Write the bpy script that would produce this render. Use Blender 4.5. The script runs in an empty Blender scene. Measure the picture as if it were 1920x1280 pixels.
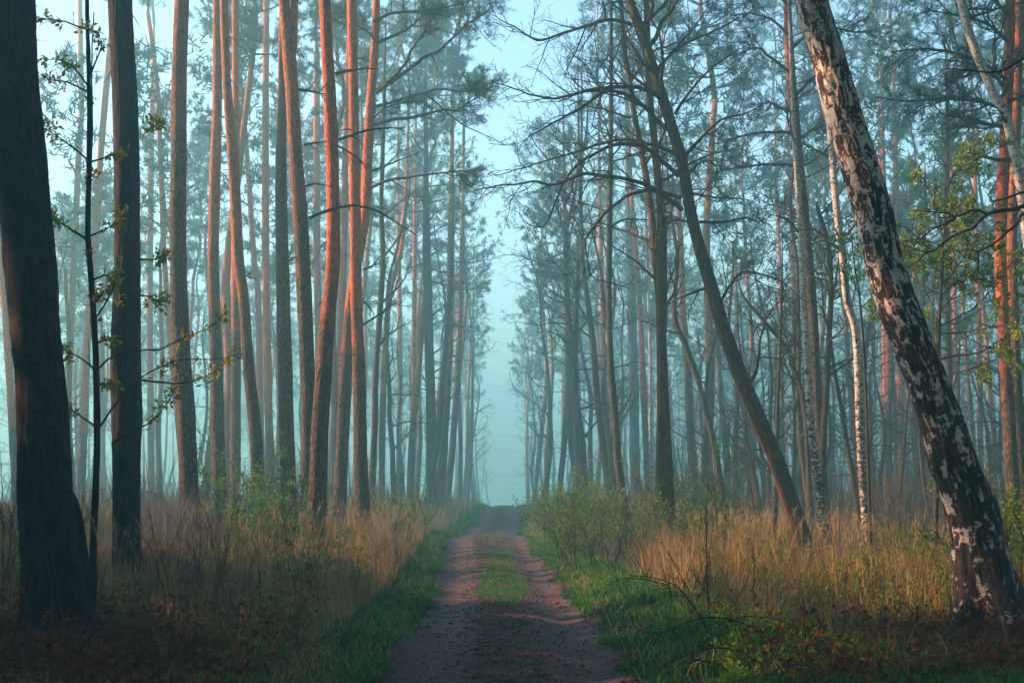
import bpy, math, random
import numpy as np
from mathutils import Vector, Matrix

# ------------------------------------------------------------------ camera, sky, sun, exposure
SC = bpy.context.scene
COL = SC.collection
F = 2300.0                       # focal length in pixels of a 1920 wide frame
CAM_H = 1.7
PITCH = math.atan(245.0 / F)     # horizon lies at row 885 of 1280
cam = bpy.data.cameras.new("camera")
cam.sensor_width = 36.0
cam.lens = 36.0 * F / 1920.0
cam.clip_start = 0.05
cam.clip_end = 2000.0
camo = bpy.data.objects.new("camera", cam)
camo.location = (0, 0, CAM_H)
camo.rotation_euler = (math.pi / 2 + PITCH, 0, 0)
COL.objects.link(camo)
SC.camera = camo

SUN_EL = math.radians(24)
SUN_AZ = math.radians(-82)       # clockwise from +Y: the sun stands left of the track
sun_dir = Vector((math.sin(SUN_AZ) * math.cos(SUN_EL), math.cos(SUN_AZ) * math.cos(SUN_EL), math.sin(SUN_EL)))
world = bpy.data.worlds.new("World")
SC.world = world
world.use_nodes = True
wn = world.node_tree
wn.nodes.clear()
wo = wn.nodes.new("ShaderNodeOutputWorld")
wb = wn.nodes.new("ShaderNodeBackground")
ws = wn.nodes.new("ShaderNodeTexSky")
ws.sky_type = 'NISHITA'
ws.sun_disc = False
ws.sun_elevation = SUN_EL
ws.sun_rotation = SUN_AZ
ws.air_density = 1.45
ws.dust_density = 0.7
ws.ozone_density = 3.0
wb.inputs["Strength"].default_value = 0.13
wn.links.new(ws.outputs[0], wb.inputs[0])
wn.links.new(wb.outputs[0], wo.inputs[0])

sl = bpy.data.lights.new("sun", 'SUN')
sl.energy = 5.0
sl.angle = math.radians(0.6)
sl.color = (1.0, 0.50, 0.27)
slo = bpy.data.objects.new("sun", sl)
slo.rotation_euler = sun_dir.to_track_quat('Z', 'Y').to_euler()
slo.location = (-40, -20, 40)
COL.objects.link(slo)

SC.view_settings.view_transform = 'Standard'
SC.view_settings.look = 'None'
SC.view_settings.gamma = 1.0
SC.view_settings.use_curve_mapping = False
SC.view_settings.exposure = 1.85
cy = SC.cycles
cy.max_bounces = 4
cy.diffuse_bounces = 2
cy.glossy_bounces = 2
cy.transmission_bounces = 2
cy.volume_bounces = 1
cy.transparent_max_bounces = 4
cy.caustics_reflective = False
cy.caustics_refractive = False
cy.use_denoising = True

HAZE_DENSITY = 0.0087
HAZE_COLOR = (0.40, 0.92, 1.0)

# ------------------------------------------------------------------ numeric helpers
RNG = np.random.default_rng(7)
random.seed(7)


def _hash(i, j, k, seed):
    n = (i * 374761393 + j * 668265263 + k * 2147483647 + seed * 974634777) & 0xFFFFFFFF
    n = ((n ^ (n >> 13)) * 1274126177) & 0xFFFFFFFF
    return ((n ^ (n >> 16)) & 0xFFFF) / 65535.0


def vnoise(x, y, z, seed=0):
    x, y, z = np.broadcast_arrays(np.asarray(x, float), np.asarray(y, float), np.asarray(z, float))
    xi, yi, zi = np.floor(x).astype(np.int64), np.floor(y).astype(np.int64), np.floor(z).astype(np.int64)
    fx, fy, fz = x - xi, y - yi, z - zi
    fx, fy, fz = [f * f * (3 - 2 * f) for f in (fx, fy, fz)]
    r = 0
    for a in (0, 1):
        for b in (0, 1):
            for c in (0, 1):
                w = (fx if a else 1 - fx) * (fy if b else 1 - fy) * (fz if c else 1 - fz)
                r = r + w * _hash(xi + a, yi + b, zi + c, seed)
    return r * 2 - 1


def fbm(x, y, z, seed=0, octs=3):
    r, a, f = 0, 0.55, 1.0
    for o in range(octs):
        r = r + a * vnoise(np.asarray(x) * f, np.asarray(y) * f, np.asarray(z) * f, seed + o * 17)
        a *= 0.5
        f *= 2.03
    return r


def sstep(a, b, x):
    t = np.clip((np.asarray(x, float) - a) / (b - a), 0, 1)
    return t * t * (3 - 2 * t)


def norm(v):
    return v / np.maximum(np.linalg.norm(v, axis=-1, keepdims=True), 1e-9)


_RY = [-60, 0, 9.9, 14.7, 19, 25, 31, 38, 50, 70, 110, 400]
_RX = [0.4, 0.0, 0.0, -0.12, -0.22, -0.45, -0.67, -0.72, -0.50, -0.50, -0.8, -2.5]


def road_c(y):
    y = np.asarray(y, float)
    return (np.interp(y - 1.5, _RY, _RX) + np.interp(y, _RY, _RX) + np.interp(y + 1.5, _RY, _RX)) / 3


def ground_z(x, y):
    x, y = np.asarray(x, float), np.asarray(y, float)
    a = np.abs(x - road_c(y))
    z = -0.07 * np.exp(-((a - 0.72) / 0.26) ** 2)
    z = z + 0.14 * sstep(1.05, 2.3, a)
    z = z + sstep(1.2, 3.5, a) * (0.13 * fbm(x * 0.35, y * 0.35, 0.3, 3) + 0.05 * fbm(x * 1.3, y * 1.3, 0.7, 9))
    z = z + 0.10 * np.exp(-((y - 30) / 4.5) ** 2) - 0.22 * sstep(31, 42, y) + 0.16 * sstep(44, 56, y) - 0.033 * np.logaddexp(0, (y - 70) / 7) * 7
    z = z + 0.02 * fbm(x * 0.9, y * 0.5, 1.5, 21)
    return z


def unproj(u, v, d):
    """world point seen at pixel (u, v) of the 1920x1280 frame, at distance d along +Y"""
    cx, cyy = (u - 960.0) / F, (640.0 - v) / F
    c, s = math.cos(PITCH), math.sin(PITCH)
    dy, dz = c - s * cyy, s + c * cyy
    k = d / dy
    return np.array([cx * k, d, CAM_H + dz * k])


# ------------------------------------------------------------------ mesh building
class MB:
    def __init__(self):
        self.v, self.q, self.t, self.a, self.tint = [], [], [], [], []
        self.mq, self.mt = [], []
        self.n = 0

    def add(self, v, quads=None, tris=None, bark=None, tint=None, mat=0):
        v = np.asarray(v, float).reshape(-1, 3)
        self.v.append(v)
        self.a.append(np.asarray(bark, float).reshape(-1, 3) if bark is not None else v)
        self.tint.append(np.asarray(tint, float).reshape(-1) if tint is not None else np.zeros(len(v)))
        if quads is not None and len(quads):
            quads = np.asarray(quads).reshape(-1, 4)
            self.q.append(quads + self.n)
            self.mq.append(np.full(len(quads), mat))
        if tris is not None and len(tris):
            tris = np.asarray(tris).reshape(-1, 3)
            self.t.append(tris + self.n)
            self.mt.append(np.full(len(tris), mat))
        self.n += len(v)

    def mesh(self, name, mats, smooth=True):
        me = bpy.data.meshes.new(name)
        v = np.concatenate(self.v) if self.v else np.zeros((0, 3))
        q = np.concatenate(self.q) if self.q else np.zeros((0, 4), int)
        t = np.concatenate(self.t) if self.t else np.zeros((0, 3), int)
        me.vertices.add(len(v))
        me.vertices.foreach_set("co", v.astype(np.float32).ravel())
        li = np.concatenate([q.ravel(), t.ravel()]).astype(np.int32)
        me.loops.add(len(li))
        me.loops.foreach_set("vertex_index", li)
        tot = np.concatenate([np.full(len(q), 4), np.full(len(t), 3)]).astype(np.int32)
        st = np.concatenate([[0], np.cumsum(tot)[:-1]]).astype(np.int32) if len(tot) else np.zeros(0, np.int32)
        me.polygons.add(len(tot))
        me.polygons.foreach_set("loop_start", st)
        me.polygons.foreach_set("loop_total", tot)
        mi = np.concatenate(self.mq + self.mt).astype(np.int32) if (self.mq or self.mt) else np.zeros(0, np.int32)
        me.polygons.foreach_set("material_index", mi)
        me.polygons.foreach_set("use_smooth", np.full(len(tot), smooth))
        at = me.attributes.new("bark", 'FLOAT_VECTOR', 'POINT')
        at.data.foreach_set("vector", np.concatenate(self.a).astype(np.float32).ravel())
        at = me.attributes.new("tint", 'FLOAT', 'POINT')
        at.data.foreach_set("value", np.concatenate(self.tint).astype(np.float32))
        for m in (mats if isinstance(mats, (list, tuple)) else [mats]):
            me.materials.append(m)
        me.update(calc_edges=True)
        return me


def tubes(mb, P, R, sides=5, bark0=0.0, cap=True, mat=0, disp=None, tint=None):
    """P (B,n,3), R (B,n): a batch of tapered tubes"""
    P = np.asarray(P, float)
    R = np.asarray(R, float)
    if P.ndim == 2:
        P, R = P[None], R[None]
    B, n, _ = P.shape
    if B == 0:
        return
    T = norm(np.gradient(P, axis=1))
    D = norm(P[:, -1] - P[:, 0])
    ref = np.where(np.abs(D[:, 1:2]) < 0.75, np.array([[0, 1.0, 0]]), np.array([[1.0, 0, 0]]))
    U = norm(np.cross(T, np.repeat(ref[:, None], n, 1)))
    W = np.cross(T, U)
    th = np.linspace(0, 2 * np.pi, sides, endpoint=False)
    L = np.concatenate([np.zeros((B, 1)), np.cumsum(np.linalg.norm(np.diff(P, axis=1), axis=2), axis=1)], 1) + bark0
    ct, st_ = np.cos(th), np.sin(th)
    rr = np.repeat(R[:, :, None], sides, 2)
    r0 = np.maximum(R.mean(axis=1), 0.004)[:, None, None]
    bk = np.stack(np.broadcast_arrays(ct[None, None] * r0, st_[None, None] * r0, L[:, :, None]), -1)
    if disp is not None:
        rr = rr + disp(bk, R)
    V = P[:, :, None] + rr[..., None] * (U[:, :, None] * ct[None, None, :, None] + W[:, :, None] * st_[None, None, :, None])
    idx = np.arange(B * n * sides).reshape(B, n, sides)
    a, b = idx[:, :-1], idx[:, 1:]
    Q = np.stack([a, np.roll(a, -1, 2), np.roll(b, -1, 2), b], -1).reshape(-1, 4)
    tn = None
    if tint is not None:
        tn = np.repeat(np.asarray(tint, float), n * sides)
    if cap:
        base = B * n * sides
        V2 = np.concatenate([V.reshape(-1, 3), P[:, -1] + T[:, -1] * R[:, -1:] * 0.6])
        bk2 = np.concatenate([bk.reshape(-1, 3), np.stack([np.zeros(B), np.zeros(B), L[:, -1]], -1)])
        e = idx[:, -1]
        tr = np.stack([e, np.roll(e, -1, 1), np.repeat((base + np.arange(B))[:, None], sides, 1)], -1).reshape(-1, 3)
        if tn is not None:
            tn = np.concatenate([tn, np.asarray(tint, float)])
        mb.add(V2, Q, tr, bark=bk2, tint=tn, mat=mat)
    else:
        mb.add(V, Q, None, bark=bk, tint=tn, mat=mat)


def smooth_line(pts, n):
    """Catmull-Rom through pts, n samples evenly along length"""
    p = np.asarray(pts, float)
    if len(p) == 2:
        return p[0] + (p[1] - p[0]) * np.linspace(0, 1, n)[:, None]
    q = np.vstack([2 * p[0] - p[1], p, 2 * p[-1] - p[-2]])
    out = []
    for i in range(1, len(q) - 2):
        t = np.linspace(0, 1, 12, endpoint=False)[:, None]
        a, b, c, d = q[i - 1], q[i], q[i + 1], q[i + 2]
        out.append(0.5 * ((2 * b) + (-a + c) * t + (2 * a - 5 * b + 4 * c - d) * t ** 2 + (-a + 3 * b - 3 * c + d) * t ** 3))
    out = np.vstack(out + [p[-1:]])
    s = np.concatenate([[0], np.cumsum(np.linalg.norm(np.diff(out, axis=0), axis=1))])
    u = np.linspace(0, s[-1], n)
    return np.stack([np.interp(u, s, out[:, k]) for k in range(out.shape[1])], -1)


def spawn(P, R, k, lenr, ang, n, rng, up=0.1, wig=0.12, tmin=0.2, rr=0.6, rmin=0.002, absl=None, flat=0.0, taper=0.3, shrink=0.5):
    """children of a batch of parent lines"""
    B, m, _ = P.shape
    if B == 0:
        return np.zeros((0, n, 3)), np.zeros((0, n))
    t = tmin + (1 - tmin) * (np.arange(k)[None] + rng.random((B, k))) / k
    f = t * (m - 1)
    i = np.clip(f.astype(int), 0, m - 2)
    w = (f - i)[..., None]
    bi = np.arange(B)[:, None]
    pos = P[bi, i] * (1 - w) + P[bi, i + 1] * w
    rad = R[bi, i] * (1 - w[..., 0]) + R[bi, i + 1] * w[..., 0]
    tan = norm(P[bi, i + 1] - P[bi, i])
    rv = rng.normal(size=(B, k, 3))
    rv[..., 2] *= (1 - flat)
    perp = norm(rv - (rv * tan).sum(-1, keepdims=True) * tan)
    an = ang * (0.7 + 0.6 * rng.random((B, k, 1)))
    d = norm(np.cos(an) * tan + np.sin(an) * perp)
    Lp = np.linalg.norm(np.diff(P, axis=1), axis=2).sum(1)[:, None]
    L = (Lp * lenr if absl is None else np.full((B, 1), absl)) * (1 - shrink * t) * (0.6 + 0.7 * rng.random((B, k)))
    d = d.reshape(-1, 3)
    L = L.reshape(-1, 1)
    pts = [pos.reshape(-1, 3)]
    for s in range(1, n):
        d = norm(d + rng.normal(size=d.shape) * wig + np.array([0, 0, up]) / n)
        pts.append(pts[-1] + d * L / (n - 1))
    C = np.stack(pts, 1)
    r = np.maximum(rad.reshape(-1, 1) * rr, rmin) * np.linspace(1, taper, n)[None]
    return C, np.maximum(r, rmin * 0.6)


def needles(mb, P, rng, count=20, length=0.11, width=0.010, along=0.5, mat=0):
    """bottle brushes of needle triangles on the outer part of each twig of P (B,n,3)"""
    B, n, _ = P.shape
    if B == 0:
        return
    t = 1 - along * rng.random((B, count))
    f = t * (n - 1)
    i = np.clip(f.astype(int), 0, n - 2)
    w = (f - i)[..., None]
    bi = np.arange(B)[:, None]
    pos = P[bi, i] * (1 - w) + P[bi, i + 1] * w
    tan = norm(P[bi, i + 1] - P[bi, i])
    rv = rng.normal(size=(B, count, 3))
    perp = norm(rv - (rv * tan).sum(-1, keepdims=True) * tan)
    d = norm(tan * (0.35 + 0.5 * rng.random((B, count, 1))) + perp + np.array([0, 0, 0.25]))
    side = norm(np.cross(d, rng.normal(size=d.shape)))
    l = length * (0.6 + 0.7 * rng.random((B, count, 1)))
    V = np.stack([pos - side * width / 2, pos + side * width / 2, pos + d * l], 2).reshape(-1, 3)
    tint = np.repeat(np.repeat(rng.random(B), count) * 0.7 + rng.random(B * count) * 0.3, 3)
    mb.add(V, None, np.arange(len(V)).reshape(-1, 3), tint=tint, mat=mat)


def leaves(mb, P, rng, count=6, size=0.03, tmin=0.2, droop=0.0, aspect=0.55, mat=0, curl=0.15, spread=0.01):
    B, n, _ = P.shape
    if B == 0:
        return
    t = tmin + (1 - tmin) * rng.random((B, count))
    f = t * (n - 1)
    i = np.clip(f.astype(int), 0, n - 2)
    w = (f - i)[..., None]
    bi = np.arange(B)[:, None]
    pos = P[bi, i] * (1 - w) + P[bi, i + 1] * w + rng.normal(size=(B, count, 3)) * spread
    d = norm(norm(P[bi, i + 1] - P[bi, i]) * 0.5 + rng.normal(size=(B, count, 3)) * 0.7 + np.array([0, 0, 0.15 - droop]))
    sd = norm(np.cross(d, rng.normal(size=d.shape)))
    nr = np.cross(d, sd)
    s = size * (0.55 + 0.8 * rng.random((B, count, 1)))
    a = pos
    b = pos + d * s * 0.5 + sd * s * aspect / 2 + nr * s * curl
    c = pos + d * s
    e = pos + d * s * 0.5 - sd * s * aspect / 2 + nr * s * curl
    V = np.stack([a, b, c, e], 2).reshape(-1, 3)
    k = np.arange(len(V)).reshape(-1, 4)
    tint = np.repeat(np.repeat(rng.random(B), count) * 0.5 + rng.random(B * count) * 0.5, 4)
    mb.add(V, None, np.concatenate([k[:, [0, 1, 2]], k[:, [0, 2, 3]]]), tint=tint, mat=mat)


def blades(mb, xyz, h, width, bend, rng, az=None, segs=3, mat=0, tint=None):
    """curved tapering grass blades rooted at xyz (N,3)"""
    N = len(xyz)
    if az is None:
        az = rng.random(N) * 2 * np.pi
    dr = np.stack([np.cos(az), np.sin(az), np.zeros(N)], -1)
    fa = rng.random(N) * 2 * np.pi
    sd = np.stack([np.cos(fa), np.sin(fa), np.zeros(N)], -1)
    ss = np.linspace(0, 1, segs + 1)
    rows = []
    for s in ss:
        p = xyz + np.array([0, 0, 1.0]) * (h * s * (1 - 0.45 * np.minimum(bend, 1.5) * s * s))[:, None] + dr * (h * bend * s ** 1.8)[:, None]
        wd = (width * (1 - 0.15 * s - 0.8 * s * s))[:, None] * 0.5
        rows += ([p - sd * wd, p + sd * wd] if s < 1 else [p])
    V = np.stack(rows, 1)
    m = V.shape[1]
    base = (np.arange(N) * m)[:, None]
    qs = np.concatenate([base + np.array([[2 * i, 2 * i + 1, 2 * i + 3, 2 * i + 2]]) for i in range(segs - 1)], 0) if segs > 1 else None
    ts = base + np.array([[m - 3, m - 2, m - 1]])
    if tint is None:
        tint = rng.random(N)
    mb.add(V.reshape(-1, 3), qs, ts, tint=np.repeat(tint, m), mat=mat)


# ------------------------------------------------------------------ materials
class NT:
    def __init__(self, name):
        self.m = bpy.data.materials.new(name)
        self.m.use_nodes = True
        self.t = self.m.node_tree
        self.t.nodes.clear()
        self.out = self.n("ShaderNodeOutputMaterial")

    def n(self, typ, ins=None, **props):
        nd = self.t.nodes.new(typ)
        for k, v in props.items():
            setattr(nd, k, v)
        for k, v in (ins or {}).items():
            self.set(nd, k, v)
        return nd

    def set(self, nd, key, v):
        s = nd.inputs[key]
        if isinstance(v, bpy.types.NodeSocket):
            self.t.links.new(v, s)
        else:
            if hasattr(v, '__len__') and s.type == 'RGBA' and len(v) == 3:
                v = (*v, 1.0)
            s.default_value = v

    def attr(self, name):
        return self.n("ShaderNodeAttribute", attribute_name=name)

    def scale(self, vec, s):
        nd = self.n("ShaderNodeVectorMath", operation='MULTIPLY')
        self.set(nd, 0, vec)
        self.set(nd, 1, s)
        return nd.outputs[0]

    def noise(self, vec, scale, detail=3.0, rough=0.55, dist=0.0):
        nd = self.n("ShaderNodeTexNoise", {"Scale": scale, "Detail": detail, "Roughness": rough, "Distortion": dist})
        if vec is not None:
            self.set(nd, "Vector", vec)
        return nd.outputs[0]

    def voro(self, vec, scale, feature='F1', rnd=1.0):
        nd = self.n("ShaderNodeTexVoronoi", {"Scale": scale, "Randomness": rnd}, feature=feature)
        self.set(nd, "Vector", vec)
        return nd.outputs[0]

    def math(self, op, a, b=0.0, clamp=False):
        nd = self.n("ShaderNodeMath", operation=op, use_clamp=clamp)
        self.set(nd, 0, a)
        self.set(nd, 1, b)
        return nd.outputs[0]

    def rng(self, v, a, b, c=0.0, d=1.0):
        nd = self.n("ShaderNodeMapRange", {"Value": v, "From Min": a, "From Max": b, "To Min": c, "To Max": d}, interpolation_type='SMOOTHSTEP')
        return nd.outputs[0]

    def mix(self, f, a, b, blend='MIX'):
        nd = self.n("ShaderNodeMix", data_type='RGBA', blend_type=blend)
        for i, v in ((0, f), (6, a), (7, b)):
            s = nd.inputs[i]
            if isinstance(v, bpy.types.NodeSocket):
                self.t.links.new(v, s)
            else:
                s.default_value = (*v, 1.0) if (hasattr(v, '__len__') and len(v) == 3) else v
        return nd.outputs[2]

    def ramp(self, f, stops):
        nd = self.n("ShaderNodeValToRGB")
        cr = nd.color_ramp
        while len(cr.elements) < len(stops):
            cr.elements.new(0.5)
        for e, (p, c) in zip(cr.elements, stops):
            e.position = p
            e.color = (*c, 1.0)
        self.set(nd, 0, f)
        return nd.outputs[0]

    def bump(self, h, strength=0.5, dist=0.02):
        return self.n("ShaderNodeBump", {"Height": h, "Strength": strength, "Distance": dist}).outputs[0]

    def finish(self, color, rough=0.85, normal=None, trans=0.0, spec=0.25):
        b = self.n("ShaderNodeBsdfPrincipled", {"Roughness": rough, "Specular IOR Level": spec})
        self.set(b, "Base Color", color)
        if normal is not None:
            self.set(b, "Normal", normal)
        sh = b.outputs[0]
        if trans > 0:
            tr = self.n("ShaderNodeBsdfTranslucent")
            self.set(tr, "Color", color)
            ms = self.n("ShaderNodeMixShader", {0: trans})
            self.t.links.new(sh, ms.inputs[1])
            self.t.links.new(tr.outputs[0], ms.inputs[2])
            sh = ms.outputs[0]
        self.t.links.new(sh, self.out.inputs[0])
        return self.m


def mat_pine_bark(name, lo=4.0, hi=8.5, grey=(0.15, 0.105, 0.085), orange=(0.50, 0.17, 0.06)):
    k = NT(name)
    a = k.attr("bark")
    sep = k.n("ShaderNodeSeparateXYZ", {0: a.outputs["Vector"]})
    rnd = k.n("ShaderNodeObjectInfo").outputs["Random"]
    vec = a.outputs["Vector"]
    st = k.scale(vec, (1, 1, 0.28))
    plates = k.voro(k.n("ShaderNodeVectorMath", {0: st, 1: k.scale(k.n("ShaderNodeTexNoise", {"Vector": st, "Scale": 14.0}).outputs[1], (0.05, 0.05, 0.05))}, operation='ADD').outputs[0], 24.0, 'DISTANCE_TO_EDGE')
    crack = k.rng(plates, 0.02, 0.16)
    fine = k.noise(st, 60.0, 4.0, 0.65)
    big = k.noise(vec, 1.6, 3.0)
    z = k.math('ADD', sep.outputs[2], k.math('MULTIPLY', k.math('SUBTRACT', big, 0.5), 6.0))
    z = k.math('ADD', z, k.math('MULTIPLY', k.math('SUBTRACT', rnd, 0.5), 3.0))
    up = k.rng(z, lo, hi)
    low = k.mix(crack, (0.035, 0.026, 0.024), k.mix(fine, (grey[0] * .62, grey[1] * .58, grey[2] * .6), (grey[0] * 1.35, grey[1] * 1.3, grey[2] * 1.3)))
    flake = k.rng(k.noise(k.scale(vec, (1, 1, 0.4)), 26.0, 4.0, 0.7), 0.36, 0.60)
    high = k.mix(flake, (orange[0] * .42, orange[1] * .38, orange[2] * .5), (orange[0] * 1.12, orange[1] * 1.1, orange[2]))
    scab = k.rng(k.noise(k.scale(vec, (1, 1, 0.7)), 7.5, 5.0, 0.75), 0.56, 0.64)
    high = k.mix(scab, high, (0.14, 0.085, 0.07))
    col = k.mix(up, low, high)
    h = k.math('ADD', k.math('MULTIPLY', crack, k.math('SUBTRACT', 1.15, up)), k.math('MULTIPLY', fine, 0.45))
    h = k.math('ADD', h, k.math('MULTIPLY', flake, 0.35))
    return k.finish(col, 0.88, k.bump(h, 0.9, 0.018))


def mat_dark_bark(name, base, light, moss=None, red=None):
    k = NT(name)
    a = k.attr("bark").outputs["Vector"]
    st = k.scale(a, (1, 1, 0.16))
    fur = k.noise(st, 34.0, 5.0, 0.6, 0.6)
    f = k.rng(k.math('ADD', k.math('MULTIPLY', fur, 0.65), k.math('MULTIPLY', k.noise(k.scale(a, (1, 1, 0.5)), 16.0, 6.0, 0.8), 0.35)), 0.40, 0.60)
    col = k.mix(f, base, light)
    pos = k.n("ShaderNodeTexCoord").outputs["Object"]
    if moss:
        col = k.mix(k.math('MULTIPLY', k.rng(k.noise(a, 4.0, 4.0, 0.7), 0.55, 0.72), 0.7), col, moss)
    if red:
        nx = k.n("ShaderNodeSeparateXYZ", {0: k.n("ShaderNodeNewGeometry").outputs["True Normal"]}).outputs[0]
        sepz = k.n("ShaderNodeSeparateXYZ", {0: pos}).outputs[2]
        m = k.math('MULTIPLY', k.rng(nx, 0.15, -0.75), k.rng(k.noise(k.scale(a, (1, 1, 0.4)), 14.0, 5.0, 0.75), 0.42, 0.6))
        m = k.math('MULTIPLY', m, k.rng(sepz, 7.0, 2.0))
        col = k.mix(m, col, red)  # low on the trunk, the left-facing side is mixed towards red
    return k.finish(col, 0.9, k.bump(fur, 0.9, 0.025))


def mat_birch(name, dark_low=0.55, scale=1.0, thr=0.5, lat=0.25):
    k = NT(name)
    a = k.attr("bark").outputs["Vector"]
    sep = k.n("ShaderNodeSeparateXYZ", {0: a})
    st = k.scale(a, (1, 1, lat))
    nb = k.noise(st, 11.0 * scale, 4.0, 0.62, 0.9)
    nh = k.noise(k.scale(a, (1, 1, 2.4)), 9.0 * scale, 3.0, 0.6)
    low = k.rng(sep.outputs[2], 5.5, 0.4, 0.0, dark_low)
    v = k.math('SUBTRACT', k.math('ADD', k.math('MULTIPLY', nb, 0.8), k.math('MULTIPLY', nh, 0.2)), k.math('MULTIPLY', low, 0.22))
    white = k.rng(v, thr - 0.015, thr + 0.02)
    lent = k.rng(k.noise(k.scale(a, (1, 1, 7.0)), 10.0, 2.0), 0.60, 0.66)
    fine = k.noise(st, 70.0, 4.0, 0.7)
    wc = k.mix(fine, (0.50, 0.45, 0.43), (0.80, 0.76, 0.73))
    wc = k.mix(k.math('MULTIPLY', lent, 0.8), wc, (0.10, 0.08, 0.075))
    fur = k.noise(k.scale(a, (1, 1, 0.14)), 40.0, 4.0, 0.65)
    dc = k.mix(k.rng(fur, 0.35, 0.68), (0.012, 0.010, 0.012), (0.085, 0.062, 0.058))
    edge = k.rng(k.math('ABSOLUTE', k.math('SUBTRACT', v, thr)), 0.0, 0.035, 1.0, 0.0)
    col = k.mix(white, dc, wc)
    col = k.mix(k.math('MULTIPLY', edge, 0.55), col, (0.20, 0.09, 0.07))
    h = k.math('ADD', k.math('MULTIPLY', white, 0.6), k.math('MULTIPLY', fur, k.math('SUBTRACT', 1.2, white)))
    return k.finish(col, 0.75, k.bump(h, 0.9, 0.02))


def mat_tint(name, stops, trans=0.3, rough=0.7, spec=0.2, var=0.35):
    k = NT(name)
    t = k.attr("tint").outputs["Fac"]
    rnd = k.n("ShaderNodeObjectInfo").outputs["Random"]
    f = k.math('ADD', t, k.math('MULTIPLY', k.math('SUBTRACT', rnd, 0.5), var), True)
    return k.finish(k.ramp(f, stops), rough, None, trans, spec)


M = {}
M['pine'] = mat_pine_bark("pine_bark")
M['pine_grey'] = mat_pine_bark("pine_bark_grey", 7.0, 12.5)
M['pine_hot'] = mat_pine_bark("pine_bark_orange", 2.8, 6.0, orange=(0.72, 0.165, 0.035))
M['pine_far'] = mat_pine_bark("pine_bark_far", 3.0, 8.0)
M['dark'] = mat_dark_bark("dark_furrowed_bark", (0.006, 0.005, 0.006), (0.058, 0.034, 0.031), moss=(0.016, 0.024, 0.012))
M['alder'] = mat_dark_bark("alder_bark", (0.018, 0.014, 0.012), (0.125, 0.092, 0.066), moss=(0.04, 0.06, 0.02), red=(0.19, 0.045, 0.022))
M['bare'] = mat_dark_bark("grey_brown_bark", (0.03, 0.026, 0.022), (0.085, 0.072, 0.06), moss=(0.04, 0.055, 0.025))
M['birch'] = mat_birch("birch_bark", 0.32, 1.6, 0.497, 0.36)
M['birch_thin'] = mat_birch("slender_birch_bark", 0.5, 1.5, 0.43, 1.1)
M['twig'] = mat_tint("twig_bark", [(0, (0.022, 0.018, 0.016)), (1, (0.06, 0.045, 0.035))], 0.0, 0.85)
M['stem'] = mat_tint("dead_stem", [(0, (0.05, 0.03, 0.02)), (1, (0.22, 0.15, 0.09))], 0.0, 0.85)
M['needle'] = mat_tint("pine_needles", [(0, (0.014, 0.042, 0.024)), (0.6, (0.030, 0.078, 0.038)), (1, (0.06, 0.11, 0.045))], 0.15, 0.6)
M['leaf'] = mat_tint("spring_leaf", [(0, (0.07, 0.19, 0.02)), (0.5, (0.17, 0.32, 0.03)), (1, (0.36, 0.44, 0.05))], 0.4, 0.55)
M['leaf_deep'] = mat_tint("fresh_green_leaf", [(0, (0.03, 0.14, 0.025)), (0.6, (0.06, 0.24, 0.04)), (1, (0.16, 0.32, 0.05))], 0.4, 0.55)
M['leaf_oak'] = mat_tint("young_oak_leaf", [(0, (0.22, 0.36, 0.03)), (0.6, (0.44, 0.45, 0.04)), (1, (0.55, 0.24, 0.03))], 0.45, 0.55, var=0.9)
M['dry'] = mat_tint("dry_grass", [(0, (0.17, 0.10, 0.045)), (0.4, (0.46, 0.33, 0.15)), (0.8, (0.66, 0.51, 0.26)), (1, (0.26, 0.33, 0.06))], 0.3, 0.75)
M['ashen'] = mat_tint("bleached_grass", [(0, (0.18, 0.17, 0.17)), (1, (0.46, 0.44, 0.44))], 0.2, 0.8)
M['grass'] = mat_tint("green_grass", [(0, (0.015, 0.11, 0.012)), (0.5, (0.05, 0.26, 0.02)), (1, (0.22, 0.40, 0.05))], 0.3, 0.6)
M['moss'] = mat_tint("yellow_moss", [(0, (0.12, 0.20, 0.03)), (1, (0.42, 0.42, 0.09))], 0.25, 0.8)
M['bracken'] = mat_tint("dead_bracken", [(0, (0.07, 0.020, 0.012)), (0.6, (0.21, 0.062, 0.024)), (1, (0.38, 0.15, 0.055))], 0.25, 0.8)
M['litter'] = mat_tint("fallen_leaf", [(0, (0.06, 0.028, 0.02)), (0.6, (0.20, 0.085, 0.045)), (1, (0.36, 0.17, 0.08))], 0.1, 0.7)
M['pebble'] = mat_tint("pebble", [(0, (0.05, 0.04, 0.04)), (1, (0.22, 0.17, 0.16))], 0.0, 0.8)


def mat_ground():
    k = NT("forest_floor")
    p = k.n("ShaderNodeTexCoord").outputs["Object"]
    n1 = k.noise(p, 0.9, 5.0, 0.65)
    n2 = k.noise(p, 18.0, 5.0, 0.7)
    v = k.voro(p, 30.0)
    col = k.mix(n2, (0.030, 0.017, 0.012), (0.13, 0.068, 0.038))
    col = k.mix(k.rng(n1, 0.48, 0.62), col, k.mix(n2, (0.02, 0.04, 0.012), (0.07, 0.11, 0.03)))
    return k.finish(col, 0.95, k.bump(k.math('ADD', n2, v), 0.8, 0.03), 0, 0.1)


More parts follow.
